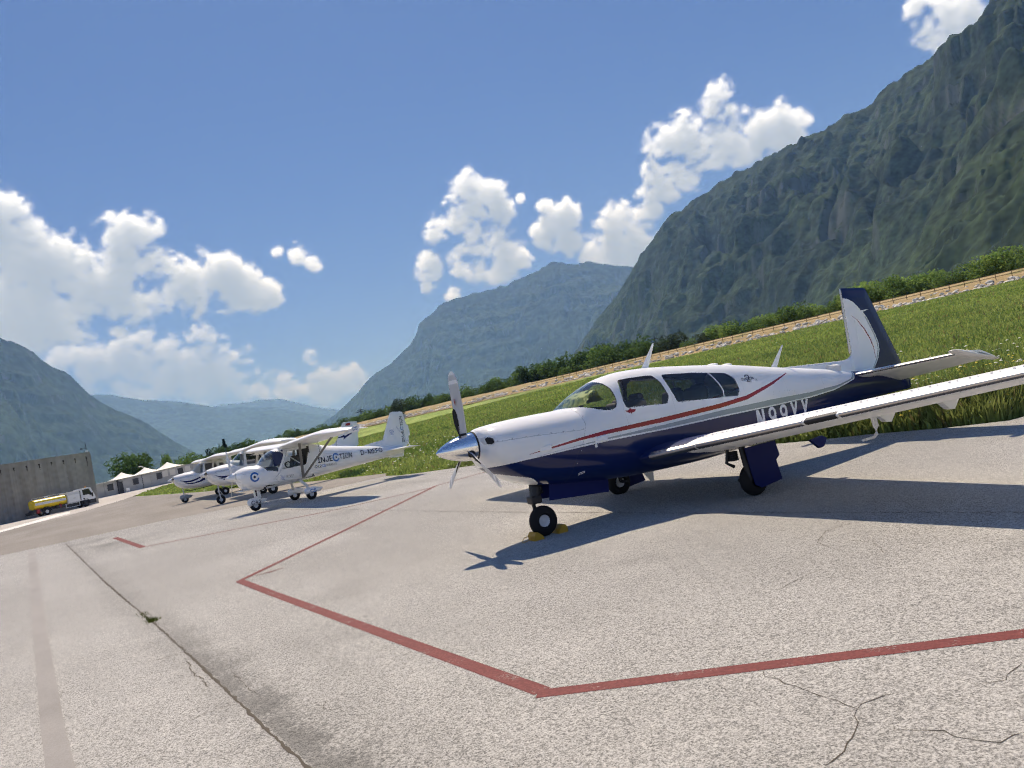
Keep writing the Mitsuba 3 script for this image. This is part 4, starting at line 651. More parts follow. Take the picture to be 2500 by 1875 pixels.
while az > -16.7:
    s_ = 148 + r.uniform(-3, 6) + (8 if -1 < az < 12 else 0); d = s_ / math.cos(math.radians(az - 46)); zb = 6.4 + .002 * d
    h = (math.tan(math.radians(top_el(az) + r.normal(0, .10))) * d + EYE[2] - zb); h = max(h, 1.6) * r.uniform(.82, 1.22)
    nm = f'{("light", "light", "mid")[i % 3]}{i % 4}' if az > 14.2 else (f'pale{i % 2}' if i % 2 else f'mid{i % 4}') if az > 12 else f'{("deep", "mid", "deep")[i % 3]}{i % 4}'
    row = next(q for q in ROW if q[0] <= az < q[1]); k = tree(nm, az, d, zb, h, r.uniform(.95, 1.35) * max(1, 3.4 / h * .8), f'{row[2]} bushy tree {row[3]}', 'trees in the row behind the levee')
    made.append((row, az, h, k)); az -= math.degrees(r.uniform(2.7, 4.2) / d) * math.cos(math.radians(46 - az)) * (1.0 if az > -2 else 1.25); i += 1
for row in ROW:
    g = sorted([m for m in made if m[0] is row and abs(m[1]) < 36.5], key=lambda m: m[1])
    if len(g) > 2:
        for m, w in ((g[0], 'leftmost'), (g[-1], 'rightmost')): labels[m[3]]['label'] = f'{w} {row[2]} tree {row[3]}'
        t = max(g[1:-1], key=lambda m: m[2]); labels[t[3]]['label'] = f'tallest {row[2]} tree {row[3]}'
for nm, az, d, h, w, lb in (('slim', 1.05, 207, 6.2, 1.2, 'slim dark tree standing above the hedge right of the propeller, left of a pair'), ('slim', 1.8, 207, 5.6, 1.3, 'slim dark tree standing above the hedge right of the propeller, right of a pair'),
                            ('round', 10.2, 178, 5.6, 1.0, 'broad dark tree under the gap between the mountains, right of the roof antenna'), ('pale1', -8.6, 225, 5.6, .9, 'grey-green tree above the upright white tail fin')):
    tree(nm, az, d, 6.2, h, w, lb)
tree('conifer', -20.81, 190, 2.2, 6.3, 1.5, 'dark pointed conifer rising highest behind the two rear high-wing planes')
tree('round', -20.35, 188, 2.0, 5.2, 1.0, 'dark round tree just right of the pointed conifer'); tree('deep1', -21.24, 188, 2.0, 5.4, .62, 'dark bushy tree just left of the pointed conifer'); tree('round', -19.25, 190, 2.0, 5.7, .85, 'tall dark round tree right of the conifer group behind the white wings')
tree('slim', -21.95, 190, 2.0, 5.2, .9, 'slim bluish-green tree farthest left of the conifer group'); tree('mid2', -18.55, 186, 2.0, 4.8, 1.0, 'lighter bushy tree right of the tall round tree behind the wings')
tree('round', -26.55, 150, 1.2, 6.7, 1.25, 'big round green tree behind the white pavilion roof'); tree('mid3', -24.6, 155, 1.4, 5.2, .55, 'small slim tree between the second and third pavilion peak')
tree('mid0', -23.3, 170, 1.5, 5.0, .9, 'low bushy tree right of the third pavilion peak'); tree('deep2', -17.75, 200, 2.2, 5.2, .9, 'dark tree behind the white high wings, near the start of the hedge'); tree('deep3', -17.05, 205, 2.2, 5.2, .95, 'dark bushy tree where the levee hedge begins above the winglet')
tree('deep3', -29.0, 170, .9, 3.2, .9, 'small round bush beside the right end of the concrete hangar wall')
# cable mast on the hill foot
k = thing('cable_mast', 'dark lattice cable mast standing above the trees left of the white tail fin', 'mast'); a = math.radians(-11.25); d = 420
mx, my, mz = d * math.sin(a), d * math.cos(a), 6.0
add(k + '__column', tube([(mx, my, mz), (mx, my, mz + 12.0)], [.55, .3], 8), 'gear_black'); add(k + '__crossarm', box(mx - 2.2, mx + 2.2, my - .2, my + .2, mz + 11.4, mz + 11.9), 'gear_black'); add(k + '__crossarm', box(mx - 1.6, mx + 1.6, my - .2, my + .2, mz + 12.5, mz + 12.9), 'gear_black'); add(k + '__head', box(mx - .25, mx + .25, my - .25, my + .25, mz + 11.9, mz + 12.5), 'gear_black')
for az_, lb in ((10.9, 'left'), (11.5, 'right')):
    k = thing('power_pole', f'thin dark power pole beside the broad dark tree, {lb} one', 'pole'); a = math.radians(az_); d = 215; x, y = d * math.sin(a), d * math.cos(a)
    add(k + '__pole', tube([(x, y, 5.5), (x, y, 14.2)], [.14, .09], 6), 'gear_black'); add(k + '__crossarm', box(x - .9, x + .9, y - .06, y + .06, 13.4, 13.55), 'gear_black')

for i_, (az_, d_, h_, w_, lb) in enumerate(((-22.6, 175, 3.6, 1.4, 'low dark bush left of the slim tree behind the rear planes'), (-23.1, 178, 4.2, 1.2, 'dark bushy tree left of the bushes behind the rear planes'), (-20.0, 180, 3.2, 1.6, 'low bush under the conifer behind the rear planes'), (-18.9, 178, 3.1, 1.6, 'low bush left of the lighter bushy tree behind the wings'))): tree(f'deep{i_}', az_, d_, 1.9, h_, w_, lb)
# ---------------------------------------------------------------- high-wing light aeroplanes
class Kit:
    def __init__(s, key_, M): s.k, s.M = key_, M
    def __call__(s, part, mesh, bsdf, smooth=30, **kw): return add(s.k + '__' + part, mesh, bsdf, smooth, s.M, **kw)
    def sub(s, k, part, mesh, bsdf, smooth=30, **kw): return add(k + '__' + part, mesh, bsdf, smooth, s.M, **kw)
def pant(L_, W_, H_, cut):          # teardrop wheel fairing, nose at x=0, cut off flat at height -cut
    h = Hull([(0, .01, -.01, .01, 0, 2, 2), (.03 * L_, H_ * .28, -H_ * .28, W_ * .45, 0, 2, 2), (.12 * L_, H_ * .50, -H_ * .50, W_ * .8, 0, 2.2, 2.2), (.32 * L_, H_ * .58, -cut, W_, 0, 2.2, 3.5), (.55 * L_, H_ * .50, -cut, W_ * .9, 0, 2.1, 3.5), (.8 * L_, H_ * .30, -H_ * .35, W_ * .5, .01, 2, 2.4), (L_, .03, -.0, W_ * .06, .02, 2, 2)])
    return h, h.mesh(np.linspace(0, L_, 26), 26)
def put(kit, name, x, y, z, r, w, hub, mat_='rubber'):
    a, b = wheel(r, w, hub); k = kit(name, shift(a, (x, y, z)), mat_, 40); kit.sub(k, 'hub', shift(b, (x, y, z)), 'hub_grey', 40)
def strut(kit, name, a, b, w=.10, t=.032, m='white_paint'):
    a, b = np.array(a, float), np.array(b, float); d = b - a; d /= np.linalg.norm(d); u = np.array([1, 0, 0]) - d * d[0]; u /= np.linalg.norm(u); n = np.cross(d, u)
    an = np.linspace(0, 2 * np.pi, 14, endpoint=False); rg = [p + np.cos(an)[:, None] * u * w / 2 + np.sin(an)[:, None] * n * t / 2 for p in (a, b)]
    v = np.vstack(rg); f = np.array([[j, (j + 1) % 14, 14 + (j + 1) % 14, 14 + j] for j in range(14)]); return kit(name, (v, f), m, 40)
def cut_hull(kit, hull, xs, nphi, holes, glass, paint='white_paint', cell=.012, lining=None):
    V, F = hull.mesh(xs, nphi); V, wh = hull.cut(V, F, holes, cell); kit('fuselage', only(V, F, wh == -1), paint, True)
    for i, g in enumerate(glass): kit(g[0], only(V, F, wh == i), g[1], True)
def emblem_bird(x, z, w):          # stack of flapping blue strokes over a line
    parts = []
    for i in range(4):
        y = z + w * (.05 + .17 * i); q = w * (.5 - .03 * abs(i - 1)); parts.append(sg.Polygon([(x, y - .02 * w), (x - q, y + .17 * w), (x - q * .9, y + .10 * w), (x - q * .4, y + .02 * w), (x, y - .10 * w), (x + q * .4, y + .02 * w), (x + q * .9, y + .10 * w), (x + q, y + .17 * w)]))
    return unary_union(parts + [sg.box(x - w * .33, z - w * .2, x + w * .33, z - w * .12)])
mat('door_trim', (.10, .10, .105), .6); mat('strut_grey', (.19, .185, .175), .4, specular=.5)
# --- the nearer one
C = pose(-8.873, 22.953, .155, .600)
CK = thing('high_wing_airplane', 'white high-wing plane with blue ring on its cowl and INJECTION lettering', 'airplane'); kit = Kit(CK, C)
hc = Hull([(.27, 1.24, .99, .13, 1.12, 2, 2), (.30, 1.26, .93, .20, 1.10, 2.1, 2.1), (.36, 1.29, .80, .31, 1.04, 2.3, 2.4), (.48, 1.335, .70, .39, 1.0, 2.5, 2.8), (.67, 1.365, .635, .45, .98, 2.5, 3), (.90, 1.345, .60, .50, .97, 2.6, 3.2), (.97, 1.37, .595, .515, .97, 2.5, 3.2), (1.2, 1.585, .59, .56, .97, 2.4, 3.4), (1.45, 1.70, .59, .585, .97, 2.6, 3.4), (1.7, 1.74, .59, .595, .97, 3, 3.4), (2.3, 1.74, .615, .59, .97, 3, 3.4), (2.75, 1.66, .63, .53, .98, 2.7, 3), (3.14, 1.535, .65, .46, 1.0, 2.4, 2.6), (3.6, 1.435, .67, .38, 1.01, 2.2, 2.3), (4.12, 1.335, .69, .31, 1.0, 2, 2.1), (4.7, 1.22, .72, .235, .97, 2, 2), (5.2, 1.14, .75, .17, .95, 2, 2), (5.6, 1.08, .77, .11, .93, 2, 2), (5.86, 1.0, .79, .05, .9, 2, 2)])
hw = [(sg.Polygon([(.82, 1.5), (.93, 1.345), (1.10, 1.125), (1.38, 1.05), (1.60, 1.40), (1.70, 1.585), (1.45, 1.66), (1.36, 1.78), (1.0, 1.7)]), 0), (sg.Polygon([(1.52, 1.085), (1.84, 1.585), (2.46, 1.565), (2.28, 1.09), (2.10, 1.05)]), 1), (sg.Polygon([(1.52, 1.085), (1.84, 1.585), (2.46, 1.565), (2.28, 1.09), (2.10, 1.05)]), -1)]
cut_hull(kit, hc, np.unique(np.round(np.r_[np.linspace(.27, .8, 24), np.linspace(.8, 2.5, 140), np.linspace(2.5, 5.86, 60)], 4)), 120, hw, [('windshield', 'canopy_glass'), ('door_window', 'canopy_glass'), ('door_window', 'canopy_glass')])
kit('spinner', xf(revolve([(0, -.02), (.03, .0), (.075, .08), (.115, .18), (.13, .26), (.10, .27), (0, .27)], 32), np.array([[0, 0, 1.0, 0], [1, 0, 0, 0], [0, 1, 0, 1.115], [0, 0, 0, 1]])), 'white_paint', 50)
for a in (-14, 106, 226): kit('propeller_blade', shift(rotx(blade(.84, .08, .11, 45, 14), math.radians(a)), (.20, 0, 1.115)), 'blade_grey' if 0 else 'light_trim', 50)
kit('spinner_gap', xf(revolve([(.06, .262), (.128, .264), (.128, .275), (.06, .275)], 24), np.array([[0, 0, 1.0, 0], [1, 0, 0, 0], [0, 1, 0, 1.115], [0, 0, 0, 1]])), 'dark_cavity')
zc2 = lambda y: 1.735 + .034 * y
def cwing(dy): return [(y, x, c, zc2(min(y, 3.6)) - max(y - 3.6, 0) * .07, t) for y, x, c, t in [(0, 1.60, 1.36, .13), (.6, 1.60, 1.36, .13), (1.8, 1.60, 1.36, .13), (3.0, 1.61, 1.35, .13), (3.5, 1.64, 1.30, .125), (3.9, 1.72, 1.20, .12), (4.2, 1.84, 1.05, .11), (4.42, 2.02, .82, .10), (4.52, 2.2, .55, .09), (4.55, 2.32, .35, .06)]]
for s in (1, -1):
    k = kit('wing', wing_mesh(densify(cwing(0), 3), flip=s, inc=.05, camber=.03), 'white_paint', 45)
    v, f = tri2(sg.Polygon([(2.02, 1.735), (2.20, 1.745), (2.40, 1.885), (2.545, 1.895), (2.52, 1.70), (2.2, 1.70)]), .04); d = .018; kit.sub(k, 'winglet', join((np.stack([v[:, 0], s * (4.50 + .25 * (v[:, 1] - 1.7) + d), v[:, 1]], 1), f), (np.stack([v[:, 0], s * (4.50 + .25 * (v[:, 1] - 1.7) - d), v[:, 1]], 1), f[:, ::-1])), 'white_paint', 50)
    v, f = text_at('CS', 2.33, 1.755, .085, (1, .02), True, .145); kit.sub(k, 'winglet_lettering', (np.stack([v[:, 0], s * (4.50 + .25 * (v[:, 1] - 1.7) + .024 + v[:, 2]), v[:, 1]], 1), f), 'blue_print', False)
    for xt, nm in ((1.78, 'wing_strut'), (2.78, 'wing_strut')): strut(kit, nm, (2.12, s * .56, .70), (xt, s * 1.78, zc2(1.78) - .06), .085, .03, 'strut_grey')
    strut(kit, 'jury_strut', (2.55, s * 1.2, 1.28), (2.55, s * 1.15, 1.70), .02, .014, 'strut_grey'); strut(kit, 'cabin_tube', (1.55, s * .5, 1.66), (2.08, s * .585, 1.16), .035, .03, 'light_trim')
    kit('main_leg', tube([(2.02, s * .42, .66), (2.13, s * .68, .45), (2.15, s * .80, .24)], [.045, .04, .035], 10), 'light_trim', 40)
    hp, pm = pant(.60, .105, .20, .075); kit('wheel_pant', shift(pm, (1.97, s * .80, .275)), 'white_paint', True)
    v, f = hp.decal(text_at('CS', .17, -.06, .10, (1, -.02), True, .19), s, .004); kit('pant_lettering', shift((v, f), (1.97, s * .80, .275)), 'blue_print', False)
    put(kit, 'main_wheel', 2.19, s * .80, .165, .165, .11, .07)
    v = wing_mesh([(.05, 5.12, .80, .965, .07), (.4, 5.18, .78, .967, .07), (1.05, 5.34, .66, .972, .07), (1.13, 5.42, .55, .972, .05)], flip=s, camber=0, inc=.02, droop=.12); kit('tailplane', v, 'white_paint', 40)
    strut(kit, 'tail_brace', (5.74, s * .03, 1.70), (5.78, s * .72, .965), .03, .02, 'light_trim')
kit('tail_fin', slab([(4.45, 1.26), (4.52, 1.292), (5.17, 1.345), (5.585, 2.15), (5.61, 2.19), (5.70, 2.21), (6.02, 2.17), (6.075, 2.14), (6.13, 1.72), (6.16, 1.66), (6.165, 1.5), (6.14, 1.42), (6.12, 1.10), (5.97, .95), (5.80, .82), (5.2, .9)], .035), 'white_paint', 50)
kit('rudder_gap', slab([(5.76, 2.19), (5.775, 2.19), (5.83, 1.15), (5.815, 1.15)], .042, True), 'grey_paint', 50)
kit('ventral_fin', slab([(5.1, .76), (5.85, .83), (5.82, .66), (5.5, .68)], .02), 'white_paint', 50)
kit('nose_leg_fairing', box(.72, .92, -.045, .045, .36, .70, .03), 'white_paint', 30); kit('nose_fork_slot', box(.765, .80, .045, .052, .44, .72), 'dark_cavity', False)
hp, pm = pant(.60, .105, .22, .085); kit('nose_wheel_pant', shift(pm, (.48, 0, .275)), 'white_paint', True); put(kit, 'nose_wheel', .715, 0, .165, .165, .11, .07)
for s in (1, -1): v, f = hp.decal(text_at('C42', .10, -.055, .10, (1, -.03), True, .30), s, .004); kit('nose_pant_lettering', shift((v, f), (.48, 0, .275)), 'dark_print', False)
kit('cowl_outlet', shift(tri2(rpoly([(.9, .60), (1.0, .72), (1.02, .62)], .01))[0][:, [0, 2, 1]] * [1, 1, 1] + [0, .50, 0] if 0 else box(.95, .99, -.42, .42, .585, .66), (0, 0, 0)), 'dark_cavity', False)
kit('engine_step', join(box(.33, .62, -.26, .26, .655, .685, .012)), 'light_trim', 30)
kit('cabin_floor', box(1.0, 2.5, -.48, .48, .66, .70), 'cabin_dark', False); pv, pf = extrude([(1.06, .9), (1.05, 1.16), (1.12, 1.235), (1.36, 1.215), (1.44, 1.15), (1.40, .9)], .98); kit('instrument_panel', (np.stack([pv[:, 0], pv[:, 2] - .49, pv[:, 1]], 1), pf), 'cabin_dark', 30)
for y in (.26, -.26): k = kit('seat', join(shift(box(-.22, .22, -.21, .21, -.05, .05, .04), (1.85, y, .88)), xf(box(-.05, .05, -.2, .2, 0, .55, .04), M4((2.06, y, .88), (.96, 0, -.28), (0, 1, 0), (.28, 0, .96)))), 'cabin_dark', 40)
kit('pilot_roof_screen', box(1.62, 1.66, -.5, .5, 1.20, 1.66), 'navy_paint', False); kit('rear_bulkhead', box(2.42, 2.46, -.54, .54, .7, 1.62), 'cabin_dark', False)
kit('headset', join(shift(xf(revolve([(.07, -.02), (.1, -.02), (.1, .02), (.07, .02), (.07, -.02)], 18), np.array([[1, 0, 0, 0], [0, 0, 1.0, 0], [0, 1, 0, 0], [0, 0, 0, 1]])), (1.78, .40, 1.18))), 'gear_black', 40)
def D2(part, m, bsdf, side=1, off=.004, **kw): return kit(part, hc.decal(m, side, off), bsdf, False, **kw)
ring = sg.Point(0, 0).buffer(1, 40).difference(sg.Point(0, 0).buffer(.66, 40)).difference(sg.Polygon([(0, 0), (2, .75), (2, -.75)]))
from shapely import affinity
for s in (1, -1):
    D2('cowl_ring_logo', tri2(affinity.translate(affinity.scale(ring, .125, .145, origin=(0, 0)), .72, 1.015), .03), 'blue_print', s, label='blue open ring logo with a dark dot on the cowl'); D2('cowl_ring_dot', tri2(affinity.translate(affinity.scale(sg.Point(0, 0).buffer(.3, 16), .115, .13, origin=(0, 0)), .715, 1.015), .03), 'dark_print', s)
    D2('side_lettering', text_at('INJE', 2.66, 1.035, .165, (1, -.038), True, .52), 'dark_print', s, label='large dark first letters of INJECTION'); D2('side_lettering', text_at('TION', 3.42, 1.012, .165, (1, -.038), True, .46), 'dark_print', s, label='large dark last letters of INJECTION'); D2('side_ring_letter', tri2(affinity.translate(affinity.scale(ring, .115, .135, origin=(0, 0)), 3.305, 1.10), .03), 'blue_print', s); D2('side_ring_dot', tri2(affinity.translate(affinity.scale(sg.Point(0, 0).buffer(.26, 16), .10, .12, origin=(0, 0)), 3.315, 1.10), .03), 'dark_print', s)
    D2('registration', text_at('D-MEFG', 4.20, 1.0, .15, (1, -.055), True, .80), 'dark_print', s, label='dark registration letters D-MEFG')
    D2('type_lettering', text_at('C42', 2.52, .90, .085, (1, -.035), True, .23), 'dark_print', s); D2('type_lettering_blue', text_at('CS', 2.77, .892, .08, (1, -.035), True, .13), 'blue_print', s); D2('engine_lettering', text_at('ROTAX 912 iS', 2.93, .885, .065, (1, -.035), False, .36), 'dark_print', s)
    D2('door_emblem', tri2(emblem_bird(1.50, .79, .155), .03), 'blue_print', s); D2('door_lettering', text_at("LET'SFLY", 1.60, .80, .07, (1, -.03), False, .235), 'dark_print', s)
    D2('door_seam', tri2(sg.LineString([(1.80, 1.62), (1.44, 1.0), (1.28, .86), (1.36, .73), (2.10, .665)]).buffer(.005, 2), .03), 'grey_paint', s)
    v, f = tri2(emblem_bird(5.53, 1.50, .20), .05); kit('fin_emblem', (np.stack([v[:, 0], np.full(len(v), s * .042), v[:, 1]], 1), f), 'blue_print', False)
    t1, t2 = text_at('INJE', 5.945, 1.13, .10, (.075, 1), True, .40), text_at('TION', 5.985, 1.68, .10, (.06, 1), True, .33)
    for t, b in ((join(t1, t2), 'dark_print'), (tri2(affinity.translate(affinity.scale(affinity.rotate(ring, 90, origin=(0, 0)), .062, .062, origin=(0, 0)), 5.92, 1.605), .05), 'blue_print')): v, f = vf(t); kit('rudder_lettering', (np.stack([v[:, 0], s * (.043 + v[:, 2]), v[:, 1]], 1), f), b, False)
kit('trim_tab', slab([(6.12, 1.3), (6.2, 1.32), (6.21, 1.5), (6.19, 1.66), (6.14, 1.70)], .008), 'white_paint', False); kit('antenna', tube([(3.55, .0, 1.43), (3.6, 0, 1.62)], .006, 6), 'gear_black')
# --- the two behind it
def rear_plane(lab, x, y, z, yaw, s, nose_pant, xn):
    k0 = thing('high_wing_airplane', lab, 'airplane'); kt = Kit(k0, pose(x, y, z, yaw, s))
    h = Hull([(.28, 1.36, 1.05, .14, 1.22, 2, 2), (.32, 1.385, .97, .24, 1.19, 2.1, 2.1), (.42, 1.41, .85, .36, 1.13, 2.3, 2.4), (.62, 1.44, .73, .45, 1.07, 2.5, 2.7), (.9, 1.47, .66, .50, 1.03, 2.6, 2.9), (1.10, 1.475, .63, .52, 1.01, 2.6, 3), (1.2, 1.50, .62, .53, 1.0, 2.5, 3), (1.45, 1.70, .60, .55, 1.0, 2.4, 3.2), (1.66, 1.82, .60, .55, 1.0, 2.7, 3.2), (2.6, 1.82, .62, .52, 1.0, 2.8, 3), (3.0, 1.66, .66, .46, 1.02, 2.5, 2.7), (3.7, 1.52, .73, .37, 1.05, 2.3, 2.4), (4.6, 1.42, .84, .26, 1.08, 2.1, 2.2), (5.5, 1.33, .96, .15, 1.12, 2, 2), (6.0, 1.27, 1.04, .07, 1.15, 2, 2)])
    wins = [(sg.Polygon([(1.0, 1.7), (1.17, 1.475), (1.38, 1.31), (1.60, 1.30), (1.66, 1.55), (1.70, 1.73), (1.60, 1.78), (1.5, 1.95), (1.2, 1.9)]), 0)] + [(rpoly([(1.73, 1.30), (1.78, 1.72), (2.25, 1.70), (2.40, 1.30)], .04), d) for d in (1, -1)] + [(rpoly([(2.46, 1.32), (2.42, 1.66), (2.62, 1.60), (2.82, 1.36)], .03), d) for d in (1, -1)]
    cut_hull(kt, h, np.unique(np.round(np.r_[np.linspace(.28, 1.0, 26), np.linspace(1.0, 2.9, 110), np.linspace(2.9, 6.0, 40)], 4)), 100, wins, [('windshield', 'canopy_glass')] + [('door_window', 'tinted_glass')] * 2 + [('rear_window', 'tinted_glass')] * 2)
    R_ = np.array([[0, 0, 1.0, 0], [1, 0, 0, 0], [0, 1, 0, 1.22], [0, 0, 0, 1]]); kt('spinner', xf(revolve([(0, 0), (.03, .04), (.075, .14), (.11, .23), (.125, .28), (0, .28)], 28), R_), 'white_paint', 50); kt('cowl_intake', xf(revolve([(.06, .275), (.15, .285), (.16, .30), (.06, .30)], 24), R_), 'dark_cavity')
    for a in (86, 266): kt('propeller_blade', shift(rotx(blade(.84, .08, .12, 40, 14), math.radians(a)), (.21, 0, 1.22)), 'gear_black', 50)
    st = [(0, 1.66, 1.42, 1.88, .13), (3.2, 1.66, 1.40, 1.93, .13), (3.8, 1.70, 1.30, 1.93, .12), (4.2, 1.82, 1.12, 1.91, .11), (4.42, 2.0, .86, 1.885, .10), (4.54, 2.2, .55, 1.86, .08)]
    for q in (1, -1):
        kt('wing', wing_mesh(densify(st, 4), flip=q, inc=.045, camber=.03), 'white_paint', 45)
        strut(kt, 'wing_strut', (1.95, q * .50, .72), (2.0, q * 1.85, 1.84), .10, .035, 'light_trim'); strut(kt, 'main_leg', (2.35, q * .35, .66), (2.42, q * .98, .30), .10, .03, 'grey_paint'); put(kt, 'main_wheel', 2.42, q * 1.02, .19, .19, .12, .075)
        kt('tailplane', wing_mesh([(.03, 5.55, .75, 1.12, .08), (1.0, 5.62, .68, 1.12, .08), (1.42, 5.72, .55, 1.12, .06)], flip=q, camber=0, inc=.02), 'white_paint', 40)
        for pts, b in (([(.50, 1.14), (.72, 1.06), (1.0, 1.03), (1.3, 1.09), (1.62, 1.20), (1.62, 1.14), (1.3, 1.01), (1.0, .955), (.75, .985)], 'navy_paint'), ([(.62, 1.02), (.9, .92), (1.15, .90), (1.4, .95), (1.65, 1.06), (1.65, .93), (1.4, .87), (1.1, .845), (.85, .885)], 'navy_paint'), ([(.55, 1.26), (1.1, 1.27), (1.15, 1.255), (.55, 1.245)], 'grey_paint')): kt('cowl_swoosh', h.decal(tri2(sg.Polygon(pts).buffer(.015).buffer(-.015), .04), q, .004), b, False)
        v, f = tri2(sg.Polygon([(5.45, 1.66), (5.62, 1.66), (5.82, 1.72), (5.90, 1.68), (6.08, 1.74), (6.36, 1.80), (6.14, 1.70), (5.96, 1.62), (5.80, 1.54), (5.84, 1.63), (5.62, 1.63)]), .1); kt('fin_bird', (np.stack([v[:, 0], np.full(len(v), q * .038), v[:, 1]], 1), f), 'navy_paint', False)
        v, f = tri2(sg.box(6.0, 2.08, 6.2, 2.18), None); kt('fin_badge', (np.stack([v[:, 0], np.full(len(v), q * .038), v[:, 1]], 1), f), 'red_print', False)
    kt('tail_fin', slab([(5.0, 1.36), (5.4, 1.45), (5.55, 1.6), (5.86, 2.2), (5.93, 2.25), (6.5, 2.2), (6.52, 2.1), (6.4, 1.2), (6.2, 1.1), (5.5, 1.1)], .032), 'white_paint', 50)
    kt('cabin_floor', box(1.3, 2.9, -.44, .44, .68, .72), 'cabin_dark', False); kt('instrument_panel', box(1.32, 1.5, -.46, .46, .95, 1.33, .04), 'cabin_dark', 30)
    for y_ in (.24, -.24): kt('seat', xf(box(-.05, .05, -.2, .2, 0, .65, .04), M4((2.1, y_, .85), (.96, 0, -.28), (0, 1, 0), (.28, 0, .96))), 'cabin_dark', 40)
    put(kt, 'nose_wheel', xn, 0, .17, .17, .11, .07); kt('nose_leg', join(tube([(xn - .02, 0, .70), (xn - .03, .08, .40), (xn, .08, .17)], .024, 8), tube([(xn - .02, 0, .55), (xn + .06, 0, .42), (xn, 0, .36)], .015, 6)), 'hub_grey', 40); kt('belly_tube', tube([(xn + .05, .1, .62), (xn + .35, .15, .54), (2.2, .3, .60)], .02, 6), 'gear_black')
    if nose_pant: hp, pm = pant(.62, .11, .23, .09); kt('nose_wheel_pant', shift(pm, (xn - .24, 0, .28)), 'grey_paint', True)
rear_plane('white high-wing plane with a bare nose wheel, second in the row behind the INJECTION plane', -13.227, 31.492, float(terr(-12.7, 31.8)), .511, 1.062, False, .64)
rear_plane('white high-wing plane with blue cowl swooshes and grey nose wheel fairing, farthest in the row', -18.615, 40.374, float(terr(-18, 40.7)), .533, 1.059, True, .65)
# ---------------------------------------------------------------- hangar wall, pavilion, tank truck
mat('concrete_wall', lambda p, n, uv: mix((.245, .234, .216), (.335, .322, .30), smoothstep(.2, .8, fbm(p.x * 1.3 + p.y * 2.3, p.z * .16, 2, 4))) * (.86 + .26 * noise(p.x * 3, p.y * 3, p.z * 3)), .9, specular=.1)
mat('stain_mat', (.035, .033, .031), .95); mat('pav_wall', lambda p, n, uv: mix((.36, .355, .34), (.47, .46, .44), smoothstep(.3, .7, fbm(p.x * .5, p.y * .5, p.z * .9, 3))), .8); mat('pav_dark', (.035, .037, .045), .5); mat('canvas', (.80, .77, .70), .7, sheen=.2)
WO = np.array([-48.65, 88.04]); WD = np.array([.477, .879]); WN = np.array([.879, -.477])    # right end, along the wall, towards the apron
def WM(z): return M4((*WO, z), (*-WD, 0), (*WN, 0))     # x along the wall to the left, y outwards
wz = .30
H = thing('hangar_wall', 'tall grey weathered concrete hangar wall at the left edge behind the tank truck', 'wall')
n_p = 26
for i in range(n_p): add(H + '__panel', box(i * 1.0 + .005, i * 1.0 + .995, -.30 + (.0 if i % 2 else .006), .0 + (.0 if i % 2 else .006), 0, 6.25), 'concrete_wall', False, WM(wz))
add(H + '__core', box(0.03, 26, -14, -.05, 0, 6.20), 'concrete_wall', False, WM(wz)); add(H + '__coping', box(-.04, 26.04, -14, .035, 6.25, 6.32), 'concrete_wall', False, WM(wz))
for i in range(13):
    x = .55 + i * 1.32; k = add(H + '__drain_hole', xf(revolve([(0, .012), (.09, .012), (.10, .0), (0, 0)], 16), WM(wz) @ M4((x, .008, 5.72), (1, 0, 0), (0, 0, 1), (0, 1, 0))), 'stain_mat', False)
    r = np.random.default_rng(i); L_ = r.uniform(.15, .5) + (.5 if i == 0 else 0); v = np.array([(x - .06, .012, 5.65), (x + .05, .012, 5.65), (x + .02, .012, 5.6 - L_), (x - .02, .012, 5.6 - L_)]); add(k + '__water_stain', (v, np.array([[0, 1, 2], [0, 2, 3]])), 'stain_mat', False, WM(wz))
K = thing('wind_sensor', 'small wind sensor mast on the corner of the concrete hangar wall', 'sensor')
add(K + '__mast', tube([(.25, -.2, 6.3), (.25, -.2, 7.35)], .035, 8), 'gear_black', 40, WM(wz)); add(K + '__arm', tube([(.25, -.2, 6.75), (.75, -.2, 6.75)], .03, 6), 'gear_black', 40, WM(wz)); add(K + '__cup', shift(revolve([(0, .12), (.12, .08), (.16, -.06), (0, -.06)], 12), (.25, -.2, 6.42)), 'white_paint', 40, WM(wz)); add(K + '__vane', box(.7, .95, -.21, -.19, 6.66, 6.86), 'gear_black', False, WM(wz))
# pavilion with peaked canvas roof
PO = np.array([-62.6, 113.2]); PD = np.array([8.6, 14.5]); PD /= np.linalg.norm(PD); PD = np.array([.643, .766]); PN = np.array([.766, -.643])
def PM(z=0): return M4((*PO, z), (*PD, 0), (*PN, 0))
pz = lambda x: 1.02 + .037 * x
K = thing('pavilion', 'long low grey pavilion with three white peaked canvas roofs behind the rear planes', 'pavilion')
def pwall(x0, x1, mat_, y0=-.1, y1=.0, za=-.6, zb=2.08, part='wall_panel'):
    v, f = box(x0, x1, y0, y1, 0, 1); v = v.copy(); v[:, 2] = pz(v[:, 0]) + np.where(v[:, 2] > .5, zb, za); return add(K + '__' + part, (v, f), mat_, False, PM())
for i in range(10): pwall(i * 2.3 + .02 - 1.2, i * 2.3 + 2.28 - 1.2, 'pav_wall')
for x in (1.55, 5.3, 8.95, 12.4): pwall(x, x + .85, 'pav_dark', 0, .03, .80, 1.75, 'window')
for x in (9.9, 11.1, 13.6): pwall(x, x + .85, 'white_concrete', 0, .03, .95, 1.85, 'blind')
